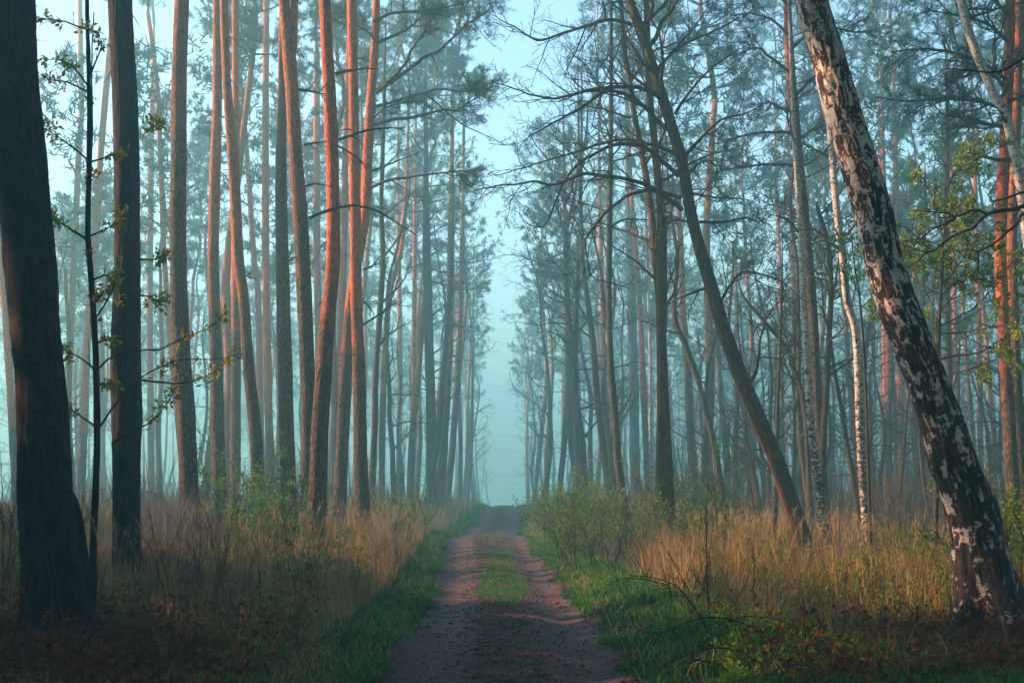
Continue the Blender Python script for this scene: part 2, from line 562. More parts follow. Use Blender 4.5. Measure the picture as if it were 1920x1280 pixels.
def mat_track():
    k = NT("track_dirt")
    p = k.n("ShaderNodeTexCoord").outputs["Object"]
    t = k.attr("tint").outputs["Fac"]           # 0 in the wheel ruts, 1 on the crown and margins
    n1 = k.noise(p, 1.1, 5.0, 0.65)
    n2 = k.noise(p, 9.0, 6.0, 0.72)
    n3 = k.noise(p, 55.0, 4.0, 0.7)
    v = k.voro(p, 42.0)
    rut = k.mix(n2, (0.055, 0.028, 0.030), (0.155, 0.090, 0.092))
    rough = k.mix(k.rng(n3, 0.3, 0.7), (0.020, 0.011, 0.009), (0.11, 0.058, 0.040))
    f = k.rng(k.math('ADD', t, k.math('MULTIPLY', k.math('SUBTRACT', n1, 0.5), 0.9)), 0.30, 0.70)
    col = k.mix(f, rut, rough)
    st = k.rng(k.noise(k.scale(p, (0.7, 1.2, 1)), 6.0, 6.0, 0.75), 0.55, 0.70)
    col = k.mix(k.math('MULTIPLY', st, 0.5), col, (0.04, 0.026, 0.024))
    h = k.math('ADD', k.math('MULTIPLY', n2, 0.7), k.math('MULTIPLY', n3, 0.6))
    h = k.math('ADD', h, k.math('MULTIPLY', v, k.math('ADD', 0.2, f)))
    return k.finish(col, 0.8, k.bump(h, 0.9, 0.03), 0, 0.3)


M['ground'] = mat_ground()
M['track'] = mat_track()


# ------------------------------------------------------------------ object helpers
def tag(o, label=None, cat=None, group=None, kind=None):
    for k_, v_ in (("label", label), ("category", cat), ("group", group), ("kind", kind)):
        if v_:
            o[k_] = v_
    return o


def obj(name, me, parent=None, loc=None, rot=None, sc=None):
    o = bpy.data.objects.new(name, me)
    COL.objects.link(o)
    if name in ("twigs", "foliage", "fronds", "stems", "stalks", "limbs"):
        o["kind"] = "stuff"
    if parent is not None:
        o.parent = parent
    if loc is not None:
        o.location = loc
    if rot is not None:
        o.rotation_euler = rot
    if sc is not None:
        o.scale = sc
    return o


def thing(name, loc, label, cat, group=None):
    o = bpy.data.objects.new(name, None)
    o.empty_display_size = 0.2
    o.location = loc
    COL.objects.link(o)
    return tag(o, label, cat, group)


# ------------------------------------------------------------------ the ground and the track
def axis(segments):
    out = [segments[0][0]]
    for a, b, n in segments:
        out += list(np.linspace(a, b, n + 1)[1:])
    return np.array(out)


gx = axis([(-260, -40, 14), (-40, -8, 40), (-8, 8, 110), (8, 40, 40), (40, 260, 14)])
gy = axis([(-60, 4, 16), (4, 30, 120), (30, 70, 80), (70, 140, 40), (140, 420, 20)])
X, Y = np.meshgrid(gx, gy)
Z = ground_z(X, Y)
mb = MB()
ii = np.arange(X.size).reshape(X.shape)
mb.add(np.stack([X, Y, Z], -1), np.stack([ii[:-1, :-1], ii[:-1, 1:], ii[1:, 1:], ii[1:, :-1]], -1).reshape(-1, 4))
tag(obj("ground", mb.mesh("ground", M['ground'])), kind="structure")

ty = axis([(-30, 5, 30), (5, 40, 480), (40, 260, 260)])
tu = np.linspace(-1, 1, 41)
wl = 1.30 + 0.22 * fbm(ty * 0.8, 1.0, 5.0, 31, 5) + 0.06 * fbm(ty * 4, 1.0, 5.0, 33, 3) - 0.20 * sstep(10, 20, ty) - 0.15 * sstep(30, 50, ty)
wr = 1.30 + 0.22 * fbm(ty * 0.8, 7.0, 5.0, 37, 5) + 0.06 * fbm(ty * 4, 7.0, 5.0, 39, 3) - 0.20 * sstep(10, 20, ty) - 0.15 * sstep(30, 50, ty)
TX = road_c(ty)[:, None] + np.where(tu[None] < 0, tu[None] * wl[:, None], tu[None] * wr[:, None])
TY = np.repeat(ty[:, None], 41, 1)
TZ = ground_z(TX, TY) + 0.016 + 0.010 * fbm(TX * 5, TY * 5, 0.2, 41) + 0.012 * fbm(TX * 1.6, TY * 1.2, 3.2, 43)
TZ = TZ - 0.05 * sstep(0.86, 1.0, np.abs(tu))[None]
tn = np.clip(np.exp(-(tu * 1.15 / 0.36) ** 2) + sstep(0.75, 0.98, np.abs(tu)), 0, 1)[None] + np.zeros_like(TX)
mb = MB()
ii = np.arange(TX.size).reshape(TX.shape)
mb.add(np.stack([TX, TY, TZ], -1), np.stack([ii[:-1, :-1], ii[:-1, 1:], ii[1:, 1:], ii[1:, :-1]], -1).reshape(-1, 4), tint=tn)
tag(obj("track", mb.mesh("track", M['track'])), kind="structure")


def track_z(x, y):
    return ground_z(x, y) + 0.016


# ------------------------------------------------------------------ tree building
def trunk_disp(amp, freq=9.0, seed=1, flare=0.55, lumps=0.05):
    def f(bk, R):
        x, y, z = bk[..., 0], bk[..., 1], bk[..., 2]
        r0 = np.maximum(np.sqrt(x * x + y * y), 1e-4)
        cx, cyy = x / r0, y / r0
        rid = 1 - 2 * np.abs(fbm(x * freq * 4.2, y * freq * 4.2, z * freq * 0.55, seed, 3))
        l = fbm(cx * 1.1, cyy * 1.1, z * 1.1, seed + 5, 3)
        fl = np.exp(-np.maximum(z - 0.1, 0) / 0.28) * (flare + 0.45 * np.sin(np.arctan2(cyy, cx) * 4 + seed))
        return rid * amp + R[:, :, None] * (l * lumps * 2 + fl)
    return f


def deep(d):
    """far trees stand further off than their first estimate"""
    return d if d < 30 else 30 + (d - 30) * 2.0


def tree_line(pts, d, H, lean_y=0.0, thin=0.55):
    """world centre line and radii from traced pixel points (u, v, width), run down to the ground and on up to height H"""
    pts = sorted(pts, key=lambda p: -p[1])
    W = []
    rad = []
    for (u, v, w) in pts:
        p = unproj(u, v, d)
        W.append(p)
        rad.append(w * d / F / 2)
    W = np.array(W)
    dirb = norm(W[1] - W[0]) if len(W) > 1 else np.array([0, 0, 1.0])
    gz = float(ground_z(W[0][0], d))
    if W[0][2] > gz - 0.05:
        kk = (W[0][2] - (gz - 0.12)) / max(dirb[2], 0.4)
        base = W[0] - dirb * kk
        base[1] = d
        base[2] = float(ground_z(base[0], d)) - 0.12
        W = np.vstack([base, W])
        rad = [rad[0] * 1.06] + rad
    top = W[-1]
    r_top = rad[-1]
    if top[2] < H:
        dirt = norm(W[-1] - W[-2])
        steps = 4
        z0 = top[2]
        for s in range(1, steps + 1):
            dirt = norm(dirt * np.array([0.7, 0.7, 1]) + np.array([0, 0, 0.05]))
            top = top + dirt * ((H - z0) / steps / max(dirt[2], .3))
            W = np.vstack([W, top])
            rad.append(r_top * (1 - thin * s / steps))
    W = W.copy()
    W[:, 1] += lean_y * (W[:, 2] - W[0, 2])
    return W, np.array(rad)


def trunk_mesh(name, W, rad, mat, sides=14, ring=0.3, disp=None):
    L = np.linalg.norm(np.diff(W, axis=0), axis=1).sum()
    n = max(8, int(L / ring))
    C = smooth_line(np.column_stack([W, rad]), n)
    base = W[0].copy()
    base[2] += 0.12
    mb = MB()
    tubes(mb, C[:, :3] - base, np.maximum(C[:, 3], 0.01), sides, bark0=-0.12, disp=disp)
    return mb.mesh(name, mat), base, C


CROWNS = []


def make_crown(seed, H=8.0, spread=2.6, whorls=11, per=4, r0=0.09, tuft=20):
    """limbs and needles of a pine crown whose stem starts at the origin"""
    rng = np.random.default_rng(seed)
    n = 12
    zz = np.linspace(0, H, n)
    wob = np.cumsum(rng.normal(size=(n, 2)) * 0.10, 0) - 0
    wob -= wob[0]
    S = np.column_stack([wob, zz])[None]
    SR = np.linspace(r0, 0.015, n)[None]
    P, R = [], []
    for i in range(whorls):
        t = (i + 0.6 * rng.random()) / whorls
        pz = np.array([np.interp(t * H, zz, S[0, :, k]) for k in range(3)])
        for j in range(per):
            if rng.random() < 0.18:
                continue
            az = rng.random() * 2 * np.pi
            ln = spread * (0.55 + 0.75 * rng.random()) * (1.0 - 0.75 * t ** 2) * (0.6 + 0.5 * min(1, t * 4))
            el = math.radians(-5 + 55 * t + rng.normal() * 10)
            dv = np.array([math.cos(az) * math.cos(el), math.sin(az) * math.cos(el), math.sin(el)])
            pts = [pz]
            for s in range(7):
                dv = norm(dv + rng.normal(size=3) * 0.13 + np.array([0, 0, 0.07]))
                pts.append(pts[-1] + dv * ln / 7)
            P.append(pts)
            R.append(np.linspace(max(0.012, r0 * 0.42 * (1 - 0.6 * t)), 0.006, 8))
    P, R = np.array(P), np.array(R)
    P2, R2 = spawn(P, R, 7, 0.36, 0.85, 5, rng, up=0.25, wig=0.15, tmin=0.35, rmin=0.004, flat=0.55)
    P3, R3 = spawn(P2, R2, 5, 0.55, 0.7, 4, rng, up=0.35, wig=0.15, tmin=0.25, rmin=0.003, absl=0.34, shrink=0.25)
    lm = MB()
    tubes(lm, S, SR, 8)
    tubes(lm, P, R, 5)
    tubes(lm, P2, R2, 4)
    tubes(lm, P3[:, ::3], R3[:, ::3], 3, cap=False)
    fm = MB()
    needles(fm, P3, rng, tuft, 0.14, 0.017, 0.85)
    needles(fm, P2, rng, tuft, 0.135, 0.017, 0.4)
    return lm.mesh("crown_limbs", M['pine_hot']), fm.mesh("needle_foliage", M['needle'], False)


for sd, (h, sp, wh, pe) in enumerate([(8.5, 2.6, 11, 4), (7.0, 2.3, 9, 4), (9.5, 2.9, 12, 4), (8.0, 2.2, 10, 4), (10.5, 2.5, 13, 4)]):
    CROWNS.append(make_crown(100 + sd, h, sp, wh, pe, tuft=22))

DEADS = []
for sd in range(6):
    rng = np.random.default_rng(300 + sd)
    n = 7
    d_ = np.array([1.0, 0, 0.05 * rng.normal()])
    pts = [np.zeros(3)]
    for s in range(n - 1):
        d_ = norm(d_ + rng.normal(size=3) * 0.16 + np.array([0, 0, -0.05]))
        pts.append(pts[-1] + d_ / (n - 1))
    P = np.array(pts)[None]
    R = np.linspace(0.024, 0.006, n)[None]
    mb = MB()
    tubes(mb, P, R, 6)
    if sd > 1:
        P2, R2 = spawn(P, R, 3 + sd // 2, 0.4, 0.8, 4, rng, up=-0.05, wig=0.2, rmin=0.003)
        tubes(mb, P2, R2, 4)
    DEADS.append(mb.mesh("dead_branch", M['twig']))


def point_on(C, z):
    i = int(np.clip(np.searchsorted(C[:, 2], z), 1, len(C) - 1))
    t = (z - C[i - 1, 2]) / max(C[i, 2] - C[i - 1, 2], 1e-6)
    return C[i - 1] * (1 - t) + C[i] * t


def add_dead(root, base, C, rng, zs, lmin, lmax):
    for z in zs:
        p = point_on(C, z)
        az = rng.random() * 2 * math.pi
        L = lmin + (lmax - lmin) * rng.random() ** 2
        o = obj("dead_branch", DEADS[int(rng.integers(0, 6 if L > 0.5 else 2))], root,
                tuple(p[:3] - base), (0, rng.normal() * 0.25 - 0.05, az), (L, min(1.0, 0.5 + L * 0.5),) + (min(1.0, 0.5 + L * 0.5),))


def traced_branch(root, base, name, px, d, r0, r1, mat, slope=0.0, twigs=None, seed=0, needle=None, leaf=None, sides=6, start3=None):
    """a limb traced in pixels, running away from depth d by slope metres per metre; twigs=(k1,k2)"""
    rng = np.random.default_rng(seed)
    W = np.array([unproj(u, v, d) for u, v in px])
    s = np.concatenate([[0], np.cumsum(np.linalg.norm(np.diff(W, axis=0), axis=1))])
    W = np.array([unproj(u, v, d + slope * q) for (u, v), q in zip(px, s)])
    if start3 is not None:
        W[0] = start3
    n = max(10, int(s[-1] / 0.12))
    C = smooth_line(W, n) - base
    C[1:-1] += rng.normal(size=(n - 2, 3)) * r0 * 0.12
    R = r1 + (r0 - r1) * (1 - np.linspace(0, 1, n)) ** 0.9
    mb = MB()
    tubes(mb, C, R, sides)
    o = obj(name, mb.mesh(name, mat), root)
    if twigs:
        P, RR = C[None], R[None]
        Lb = s[-1]
        k1 = max(3, int(Lb * twigs[0]))
        A, AR = spawn(P, RR, k1, 0.3, 0.85, 6, rng, up=0.1, wig=0.18, tmin=0.12, rmin=0.008 * d / 22.0, rr=0.5, absl=twigs[2] if len(twigs) > 2 else 0.9)
        fine = d / 22.0
        B, BR = spawn(A, AR, twigs[1], 0.55, 0.75, 4, rng, up=0.1, wig=0.2, rmin=0.0055 * fine, tmin=0.2)
        D, DR = spawn(B, BR, 3, 0.55, 0.7, 3, rng, up=0.05, wig=0.2, rmin=0.004 * fine, tmin=0.2)
        tm = MB()
        tubes(tm, A, AR, 4, cap=False)
        tubes(tm, B, BR, 3, cap=False)
        tubes(tm, D, DR, 3, cap=False)
        obj("twigs", tm.mesh("twigs", M['twig']), o)
        if leaf:
            fm = MB()
            leaves(fm, D, rng, leaf[1], leaf[2])
            leaves(fm, B, rng, leaf[1], leaf[2])
            obj("foliage", fm.mesh("foliage", leaf[0], False), o)
    if needle:
        P, RR = C[int(n * needle[0]):][None], R[int(n * needle[0]):][None]
        A, AR = spawn(P, RR, needle[1], 0.3, 0.8, 6, rng, up=0.2, wig=0.16, tmin=0.0, rmin=0.005, absl=needle[2], flat=0.5)
        B, BR = spawn(A, AR, 6, 0.5, 0.75, 4, rng, up=0.3, wig=0.16, rmin=0.003, absl=0.38, shrink=0.2)
        tm = MB()
        tubes(tm, A, AR, 4)
        tubes(tm, B, BR, 3)
        fm = MB()
        needles(fm, B, rng, 26, 0.12, 0.008, 0.85)
        needles(fm, A, rng, 24, 0.12, 0.008, 0.5)
        obj("twigs", tm.mesh("twigs", M['twig']), o)
        obj("foliage", fm.mesh("needle_foliage", M['needle'], False), o)
    return o


PINE_N = 0


def pine(label, pts, d, H=13.0, mat='pine', hero=0, crown=None, dead=(4.0, 10.0, 8, 0.15, 0.6), lean_y=0.0, group=None, crown_sc=1.0, seed=None, name="pine_tree"):
    global PINE_N
    PINE_N += 1
    seed = PINE_N * 13 if seed is None else seed
    rng = np.random.default_rng(seed)
    H *= deep(d) / d
    d = deep(d)
    W, rad = tree_line(pts, d, H, lean_y)
    if hero == 2:
        sides, ring, dp = 56, 0.045, trunk_disp(0.013, 8.0, seed, 0.35, 0.06)
    elif hero == 1:
        sides, ring, dp = 30, 0.07, trunk_disp(0.006, 9.0, seed, 0.35, 0.06)
    else:
        sides, ring, dp = 12, 0.25, trunk_disp(0.003, 6.0, seed, 0.3, 0.05)
    me, base, C = trunk_mesh("trunk", W, rad, M[mat], sides, ring, dp)
    root = thing(name, tuple(base), label, "pine tree", group)
    obj("trunk", me, root)
    if crown is not None:
        lm, fm = CROWNS[crown % len(CROWNS)]
        tp = C[-1, :3] - base
        c = obj("crown", lm, root, tuple(tp), (0, 0, rng.random() * 6.28), (crown_sc,) * 3)
        obj("foliage", fm, c)
    if dead:
        z0, z1, n, l0, l1 = dead
        z1 = min(z1, C[-1, 2] - 0.5)
        add_dead(root, base, C, rng, np.linspace(z0, z1, n) + rng.normal(size=n) * 0.25, l0, l1)
    return root, base, C


# --------------------------------------------- traced pines on the left of the track
big, big_base, big_C = pine("massive dark furrowed pine trunk beside a slim oak sapling and a low stump",
     [(20, 0, 84), (34, 240, 86), (54, 480, 88), (64, 600, 88), (76, 720, 88), (84, 880, 94), (96, 1050, 104), (107, 1190, 112)],
     11.6, 14, 'dark', 2, crown=1, crown_sc=1.9, dead=None, seed=3)  # crown out of view, enlarged to shade the air over the track
pine("straight black trunk with knobbly sides standing behind the slim oak sapling",
     [(225, 0, 43), (231, 120, 44), (236, 250, 45), (239, 480, 47), (238, 560, 48), (235, 660, 52), (237, 770, 53), (236, 880, 46), (237, 1000, 48), (238, 1100, 52)],
     15.8, 13, 'dark', 2, crown=1, crown_sc=1.9, dead=(3.5, 8, 5, 0.08, 0.22), seed=9)  # unseen crown widened here too, for shade over the track
P3 = pine("grey-footed pine turning orange high up, with a hanging dead bough on its side",
     [(341, 0, 26), (335, 180, 28), (335, 300, 30), (334, 480, 31), (339, 640, 33), (350, 800, 34), (354, 900, 35)], 22, 13, 'pine_grey', 1, crown=0, dead=(3.5, 10, 9, 0.1, 0.5))
pine("slim pine with a dull red stem next to the bright forked pair of trunks",
     [(408, 0, 17), (407, 200, 18), (404, 300, 20), (400, 480, 21), (404, 640, 22), (408, 800, 24), (410, 880, 25)], 27, 14, 'pine', 1, crown=3, dead=(4, 12, 10, 0.1, 0.6))
pine("orange pine that curves to a dark leaning foot among green bushes",
     [(420, 0, 15), (425, 150, 16), (437, 300, 20), (447, 480, 20), (457, 560, 20), (467, 700, 21), (478, 800, 22), (483, 900, 23)], 25, 13, 'pine', 1, crown=1, dead=(4, 11, 12, 0.1, 0.7))
pine("upright rosy pine half hidden behind the curving orange pine",
     [(441, 0, 13), (442, 200, 14), (442, 430, 17), (443, 600, 18), (442, 760, 19), (441, 870, 20)], 31, 15, 'pine_hot', 0, crown=4, dead=(4, 13, 10, 0.1, 0.6))
pine("thin straight pale orange pine rising between two thicker trunks",
     [(499, 0, 12), (498, 240, 13), (498, 480, 14), (501, 640, 15), (504, 800, 16)], 38, 15, 'pine_hot', 0, crown=0, dead=(4, 15, 9, 0.2, 1.0))
pine("spindly crooked orange pine fading behind the thin straight one",
     [(448, 130, 9), (458, 230, 9), (468, 360, 10), (476, 480, 11), (484, 560, 12), (487, 700, 13), (489, 820, 13)], 44, 15, 'pine_hot', 0, crown=3, dead=(5, 14, 7, 0.2, 0.9))
pine("dark scaly pine close beside the forked orange pine",
     [(530, 60, 15), (529, 200, 17), (527, 300, 21), (528, 400, 23), (530, 500, 24), (535, 700, 26), (539, 850, 27), (543, 940, 28)], 25, 12.5, 'pine_grey', 1, crown=1, dead=(3, 9, 9, 0.1, 0.5))
fork, fork_b, fork_C = pine("forked orange pine splitting into two stems high above the dry grass",
     [(528, -40, 18), (532, 0, 20), (540, 80, 24), (549, 200, 25), (555, 300, 25), (563, 400, 26), (567, 480, 27), (571, 560, 27), (575, 660, 27), (578, 760, 28), (580, 880, 29), (583, 940, 30)],
     22.5, 12.5, 'pine', 1, crown=3, dead=(3.5, 10, 10, 0.1, 0.6))
# its second stem
W2 = np.array([unproj(u, v, 22.5) for u, v in [(545, 120), (550, 80), (552, 0), (556, -120), (560, -260)]])
mb = MB()
C2 = smooth_line(W2, 26) - fork_b
tubes(mb, C2, np.linspace(0.075, 0.05, 26), 20, bark0=9.0, disp=trunk_disp(0.005, 9, 5, 0.0, 0.05))
obj("second_stem", mb.mesh("second_stem", M['pine_hot']), fork)
hot, hot_b, hot_C = pine("bright fiery orange pine with flaking bark and bare dead boughs on its right",
     [(609, 0, 22), (616, 150, 23), (623, 300, 24), (625, 400, 24), (625, 480, 25), (621, 530, 26), (614, 600, 28), (607, 700, 31), (600, 800, 32), (597, 880, 32), (595, 950, 33)],
     20.5, 12, 'pine_hot', 1, crown=0, dead=(3, 9, 10, 0.1, 0.5))
for i, (px, r) in enumerate([
        ([(579, 409), (609, 396), (642, 388), (672, 386), (710, 397), (740, 416), (779, 440)], 0.03),
        ([(629, 139), (652, 133), (682, 129), (706, 130)], 0.035),
        ([(635, 262), (670, 250), (695, 243), (732, 240), (760, 240)], 0.028),
        ([(630, 272), (650, 283), (675, 300), (690, 315)], 0.02),
        ([(570, 272), (590, 268), (612, 266)], 0.022),
        ([(560, 168), (585, 172), (612, 178)], 0.025),
        ([(572, 350), (590, 345), (612, 347)], 0.02)]):
    traced_branch(hot, hot_b, "dead_branch", px, 20.3, r, 0.008, M['twig'], slope=-0.15 if i % 2 else 0.2, twigs=(1.2, 2, 0.35), seed=500 + i)
tall, tall_b, tall_C = pine("tall even orange pine with a reddish lower trunk and dead spikes on its right",
     [(660, 0, 19), (663, 200, 19), (666, 400, 21), (668, 560, 22), (673, 700, 24), (677, 880, 26), (680, 950, 27)], 25.5, 14, 'pine_hot', 1, crown=2, dead=(2.5, 11, 16, 0.15, 0.7))
for i, px in enumerate([[(682, 608), (700, 597), (714, 587), (747, 563)], [(681, 505), (700, 497), (712, 480)], [(682, 565), (692, 575), (702, 590)]]):
    traced_branch(tall, tall_b, "dead_branch", px, 25.4, 0.024, 0.008, M['twig'], slope=-0.2, twigs=(1.0, 2, 0.3), seed=520 + i)
bough, bough_b, bough_C = pine("leaning pine whose long needled boughs sweep out over the track",
     [(706, 0, 13), (702, 100, 16), (696, 180, 17), (689, 300, 19), (684, 400, 20), (668, 500, 20), (655, 600, 20), (646, 740, 22), (640, 880, 24), (637, 940, 25)], 27.5, 13.5, 'pine_hot', 1, crown=4, dead=(2, 8, 10, 0.15, 0.7))


def cpx(pts, x0, s):
    return [(x0 + a / s, b / s) for a, b in pts]


for i, (px, r, nd) in enumerate([
        (cpx([(340, 700), (450, 600), (560, 480), (600, 380), (680, 270), (750, 150), (790, 60)], 620, 4), 0.05, (0.55, 9, 0.8)),
        (cpx([(345, 690), (470, 600), (600, 510), (700, 430), (800, 390), (900, 300), (1000, 200), (1100, 130), (1200, 60)], 620, 4), 0.06, (0.6, 14, 0.9)),
        (cpx([(360, 320), (450, 280), (560, 230), (650, 160), (700, 100), (780, 40)], 620, 4), 0.045, (0.4, 10, 0.9)),
        (cpx([(300, 940), (450, 900), (600, 880), (750, 850), (850, 820), (950, 830), (1050, 760), (1180, 700)], 620, 4), 0.05, (0.62, 12, 0.9)),
        (cpx([(330, 800), (520, 750), (620, 720), (700, 700), (800, 670), (900, 680), (1000, 690), (1120, 660)], 620, 4), 0.04, (0.72, 9, 0.7)),
        ([(687, 356), (725, 339), (770, 332), (815, 326), (850, 322), (890, 318)], 0.042, (0.66, 11, 0.7)),
        ([(695, 322), (732, 307), (759, 296), (785, 287)], 0.03, None),
        ([(700, 40), (735, 25), (780, 22), (830, 15), (880, 5)], 0.045, (0.3, 13, 0.9)),
        ([(704, 80), (690, 60), (660, 45), (640, 30)], 0.03, (0.3, 9, 0.7)),
        ([(690, 230), (720, 205), (745, 195), (790, 190)], 0.025, (0.2, 9, 0.5))]):
    traced_branch(bough, bough_b, "branch", px, 27.4, r, 0.010, M['pine_hot'] if i < 6 else M['twig'], slope=[-0.25, 0.15, 0.3, -0.1, 0.25, -0.2, 0.1, -0.3, 0.2, .1][i],
                  twigs=(1.2, 2, 0.5), seed=540 + i, needle=nd)
traced_branch(bough, bough_b, "branch", cpx([(700, 705), (780, 760), (880, 850), (1000, 940), (1130, 1000), (1300, 1080)], 620, 4), 27.6, 0.022, 0.006, M['twig'], 0.2, (2.5, 3, 0.6), 555)

pine("dim rosy stem standing behind the gap between forked and fiery pines",
     [(594, 100, 12), (594, 300, 13), (594, 480, 14), (597, 600, 14), (598, 760, 15)], 44, 16, 'pine_hot', 0, crown=1, dead=(6, 15, 7, 0.2, 0.9))
pine("narrow orange pine squeezed behind the tall even pine",
     [(650, 200, 11), (647, 330, 12), (645, 480, 12), (640, 600, 13), (636, 760, 14), (634, 850, 14)], 37, 15, 'pine_hot', 0, crown=0, dead=(5, 13, 8, 0.2, 0.9))
pine("wavy pale pine bending near its top beyond the thin dark stem",
     [(757, 420, 9), (752, 470, 9), (741, 510, 10), (731, 545, 11), (726, 600, 11), (720, 700, 11), (717, 800, 12), (716, 900, 12)], 42, 13.5, 'pine_hot', 0, crown=3, dead=(4, 11, 8, 0.2, 0.8))
pine("slight grey-pink pine just past the wavy pale pine",
     [(747, 430, 9), (749, 560, 9), (750, 700, 10), (748, 850, 10)], 55, 17, 'pine_hot', 0, crown=2, dead=(6, 15, 6, 0.2, 0.9))
pine("thin clear-stemmed pink pine standing alone in the haze",
     [(778, 440, 8), (777, 560, 9), (776, 700, 9), (772, 830, 10), (769, 900, 10)], 48, 16, 'pine_hot', 0, crown=1, dead=(6, 15, 6, 0.2, 0.9))
pine("broad shadowy pine whose dense dark crown overhangs the misty track",
     [(846, 440, 13), (845, 520, 14), (843, 620, 14), (838, 740, 15), (831, 840, 15), (826, 900, 16)], 43, 14.5, 'pine_far', 0, crown=0, dead=(5, 13, 8, 0.3, 1.2), crown_sc=1.05)
pine("smoky leaning trunk at the edge of the misty track",
     [(866, 480, 10), (862, 600, 11), (857, 720, 12), (848, 840, 12), (842, 900, 13)], 47, 14, 'pine_far', 0, crown=3, dead=(5, 12, 7, 0.3, 1.0))
# far-left edge
pine("pink-tinted pine between the massive trunk and the oak sapling stem",
     [(150, 0, 9), (151, 100, 10), (153, 200, 10), (147, 300, 11), (143, 400, 11), (138, 500, 12), (133, 620, 12), (128, 740, 13)], 46, 19, 'pine_hot', 0, crown=2, dead=(5, 16, 7, 0.3, 1.0))
pine("slanting rosy pine right behind the oak sapling stem",
     [(206, 100, 12), (197, 190, 12), (188, 300, 12), (180, 430, 13), (171, 540, 13), (163, 650, 14), (157, 800, 15)], 41, 18, 'pine_hot', 0, crown=0, dead=(5, 15, 7, 0.3, 1.0))
pine("bowed thin orange pine leaning behind the grey-footed pine",
     [(278, 30, 8), (290, 120, 9), (297, 200, 9), (303, 350, 10), (308, 480, 10), (315, 580, 11), (324, 680, 11)], 40, 17, 'pine_hot', 0, crown=1, dead=(5, 15, 8, 0.3, 1.0))
pine("faint upright pink trunk between the black trunk and the grey-footed pine",
     [(284, 250, 10), (282, 420, 11), (281, 600, 12), (283, 830, 13)], 50, 20, 'pine_hot', 0, crown=3, dead=(6, 18, 6, 0.3, 1.0))
pine("reddish pine slanting out past the massive dark trunk",
     [(-16, 380, 14), (-4, 470, 14), (8, 560, 14), (18, 700, 15), (26, 850, 15)], 36, 15, 'pine_hot', 0, crown=4, dead=(5, 12, 6, 0.3, 1.0))
# right of the track
pineR, pineR_b, pineR_C = pine("stout orange pine beside a white birch, dark needle boughs above",
     [(1893, 60, 19), (1890, 150, 20), (1885, 260, 21), (1879, 380, 21), (1876, 480, 21), (1879, 560, 21), (1883, 640, 22), (1890, 760, 23), (1896, 860, 24)], 25, 14, 'pine_hot', 1, crown=2, crown_sc=1.6, dead=(3, 9, 8, 0.2, 0.8))  # out-of-view crown enlarged to darken the wood on this side
for i, px in enumerate([[(1890, 150), (1840, 118), (1790, 100), (1730, 92), (1670, 98)],
                        [(1890, 205), (1830, 190), (1770, 186), (1700, 190), (1640, 182)],
                        [(1892, 80), (1850, 45), (1800, 30), (1740, 20)],
                        [(1888, 240), (1850, 232), (1800, 222), (1760, 210)],
                        [(1893, 30), (1850, -10), (1800, -30), (1720, -20)],
                        [(1890, 120), (1930, 100), (1980, 90)], [(1888, 190), (1930, 180), (1990, 170)],
                        [(1888, 170), (1860, 140), (1820, 130), (1790, 140)]]):
    traced_branch(pineR, pineR_b, "branch", px, 24.9, 0.045, 0.012, M['twig'], slope=[-0.3, 0.2, 0.4, -0.5, 0.1, 0.2, -0.3, -0.6][i], twigs=(1.0, 2, 0.5), seed=600 + i, needle=(0.12, 20, 1.0))
pine("rust-red pine standing just right of the stout orange pine",
     [(1912, 0, 17), (1906, 200, 18), (1899, 380, 18), (1897, 480, 19), (1902, 640, 20), (1910, 800, 21)], 27, 14, 'pine', 1, crown=0, crown_sc=1.5, dead=(3, 10, 7, 0.2, 0.8))  # crown above the frame, enlarged for more shade below
pineM, pineM_b, pineM_C = pine("mossy dark pine with thick orange boughs behind the slender white birch",
     [(1475, -30, 15), (1478, 60, 16), (1482, 130, 17), (1490, 220, 18), (1497, 300, 18), (1507, 400, 19), (1516, 500, 19), (1524, 600, 19), (1529, 700, 19), (1534, 800, 20), (1541, 900, 21)], 27, 13, 'pine_grey', 1, crown=1, crown_sc=1.6, dead=(2.5, 7, 8, 0.2, 0.9))  # unseen crown enlarged to shade the wood around it
for i, (px, nd) in enumerate([([(1480, 135), (1461, 120), (1439, 105), (1424, 90), (1401, 94), (1370, 108)], (0.5, 9, 0.8)),
                        ([(1490, 212), (1462, 202), (1445, 193), (1420, 196)], (0.5, 7, 0.6)),
                        ([(1490, 248), (1450, 248), (1412, 251), (1375, 259), (1345, 270)], (0.6, 9, 0.8)),
                        ([(1498, 312), (1450, 308), (1412, 311), (1356, 319), (1325, 325)], (0.5, 9, 0.8)),
                        ([(1484, 70), (1450, 40), (1410, 25), (1370, 30)], (0.4, 10, 0.9)),
                        ([(1492, 180), (1520, 150), (1545, 130), (1580, 125)], (0.4, 8, 0.7)),
                        ([(1500, 260), (1530, 240), (1560, 235)], (0.3, 8, 0.7)),
                        ([(1486, 90), (1520, 60), (1550, 50), (1600, 60), (1650, 60)], (0.5, 10, 0.9)),
                        ([(1480, 10), (1440, -20), (1400, -30), (1350, -10)], (0.3, 12, 0.9))]):
    traced_branch(pineM, pineM_b, "branch", px, 26.9, 0.04, 0.010, M['pine_hot'], slope=[-0.2, 0.3, 0.1, -0.3, 0.3, 0.2, -0.2, .1, -.2][i], twigs=(1.5, 2, 0.5), seed=620 + i, needle=nd)
pine("pinkish pine glimpsed between the curved dark alder stems",
     [(1126, 440, 9), (1129, 560, 10), (1132, 680, 10), (1137, 780, 11), (1140, 880, 11)], 48, 15, 'pine_hot', 0, crown=4, dead=(5, 13, 6, 0.3, 0.9))
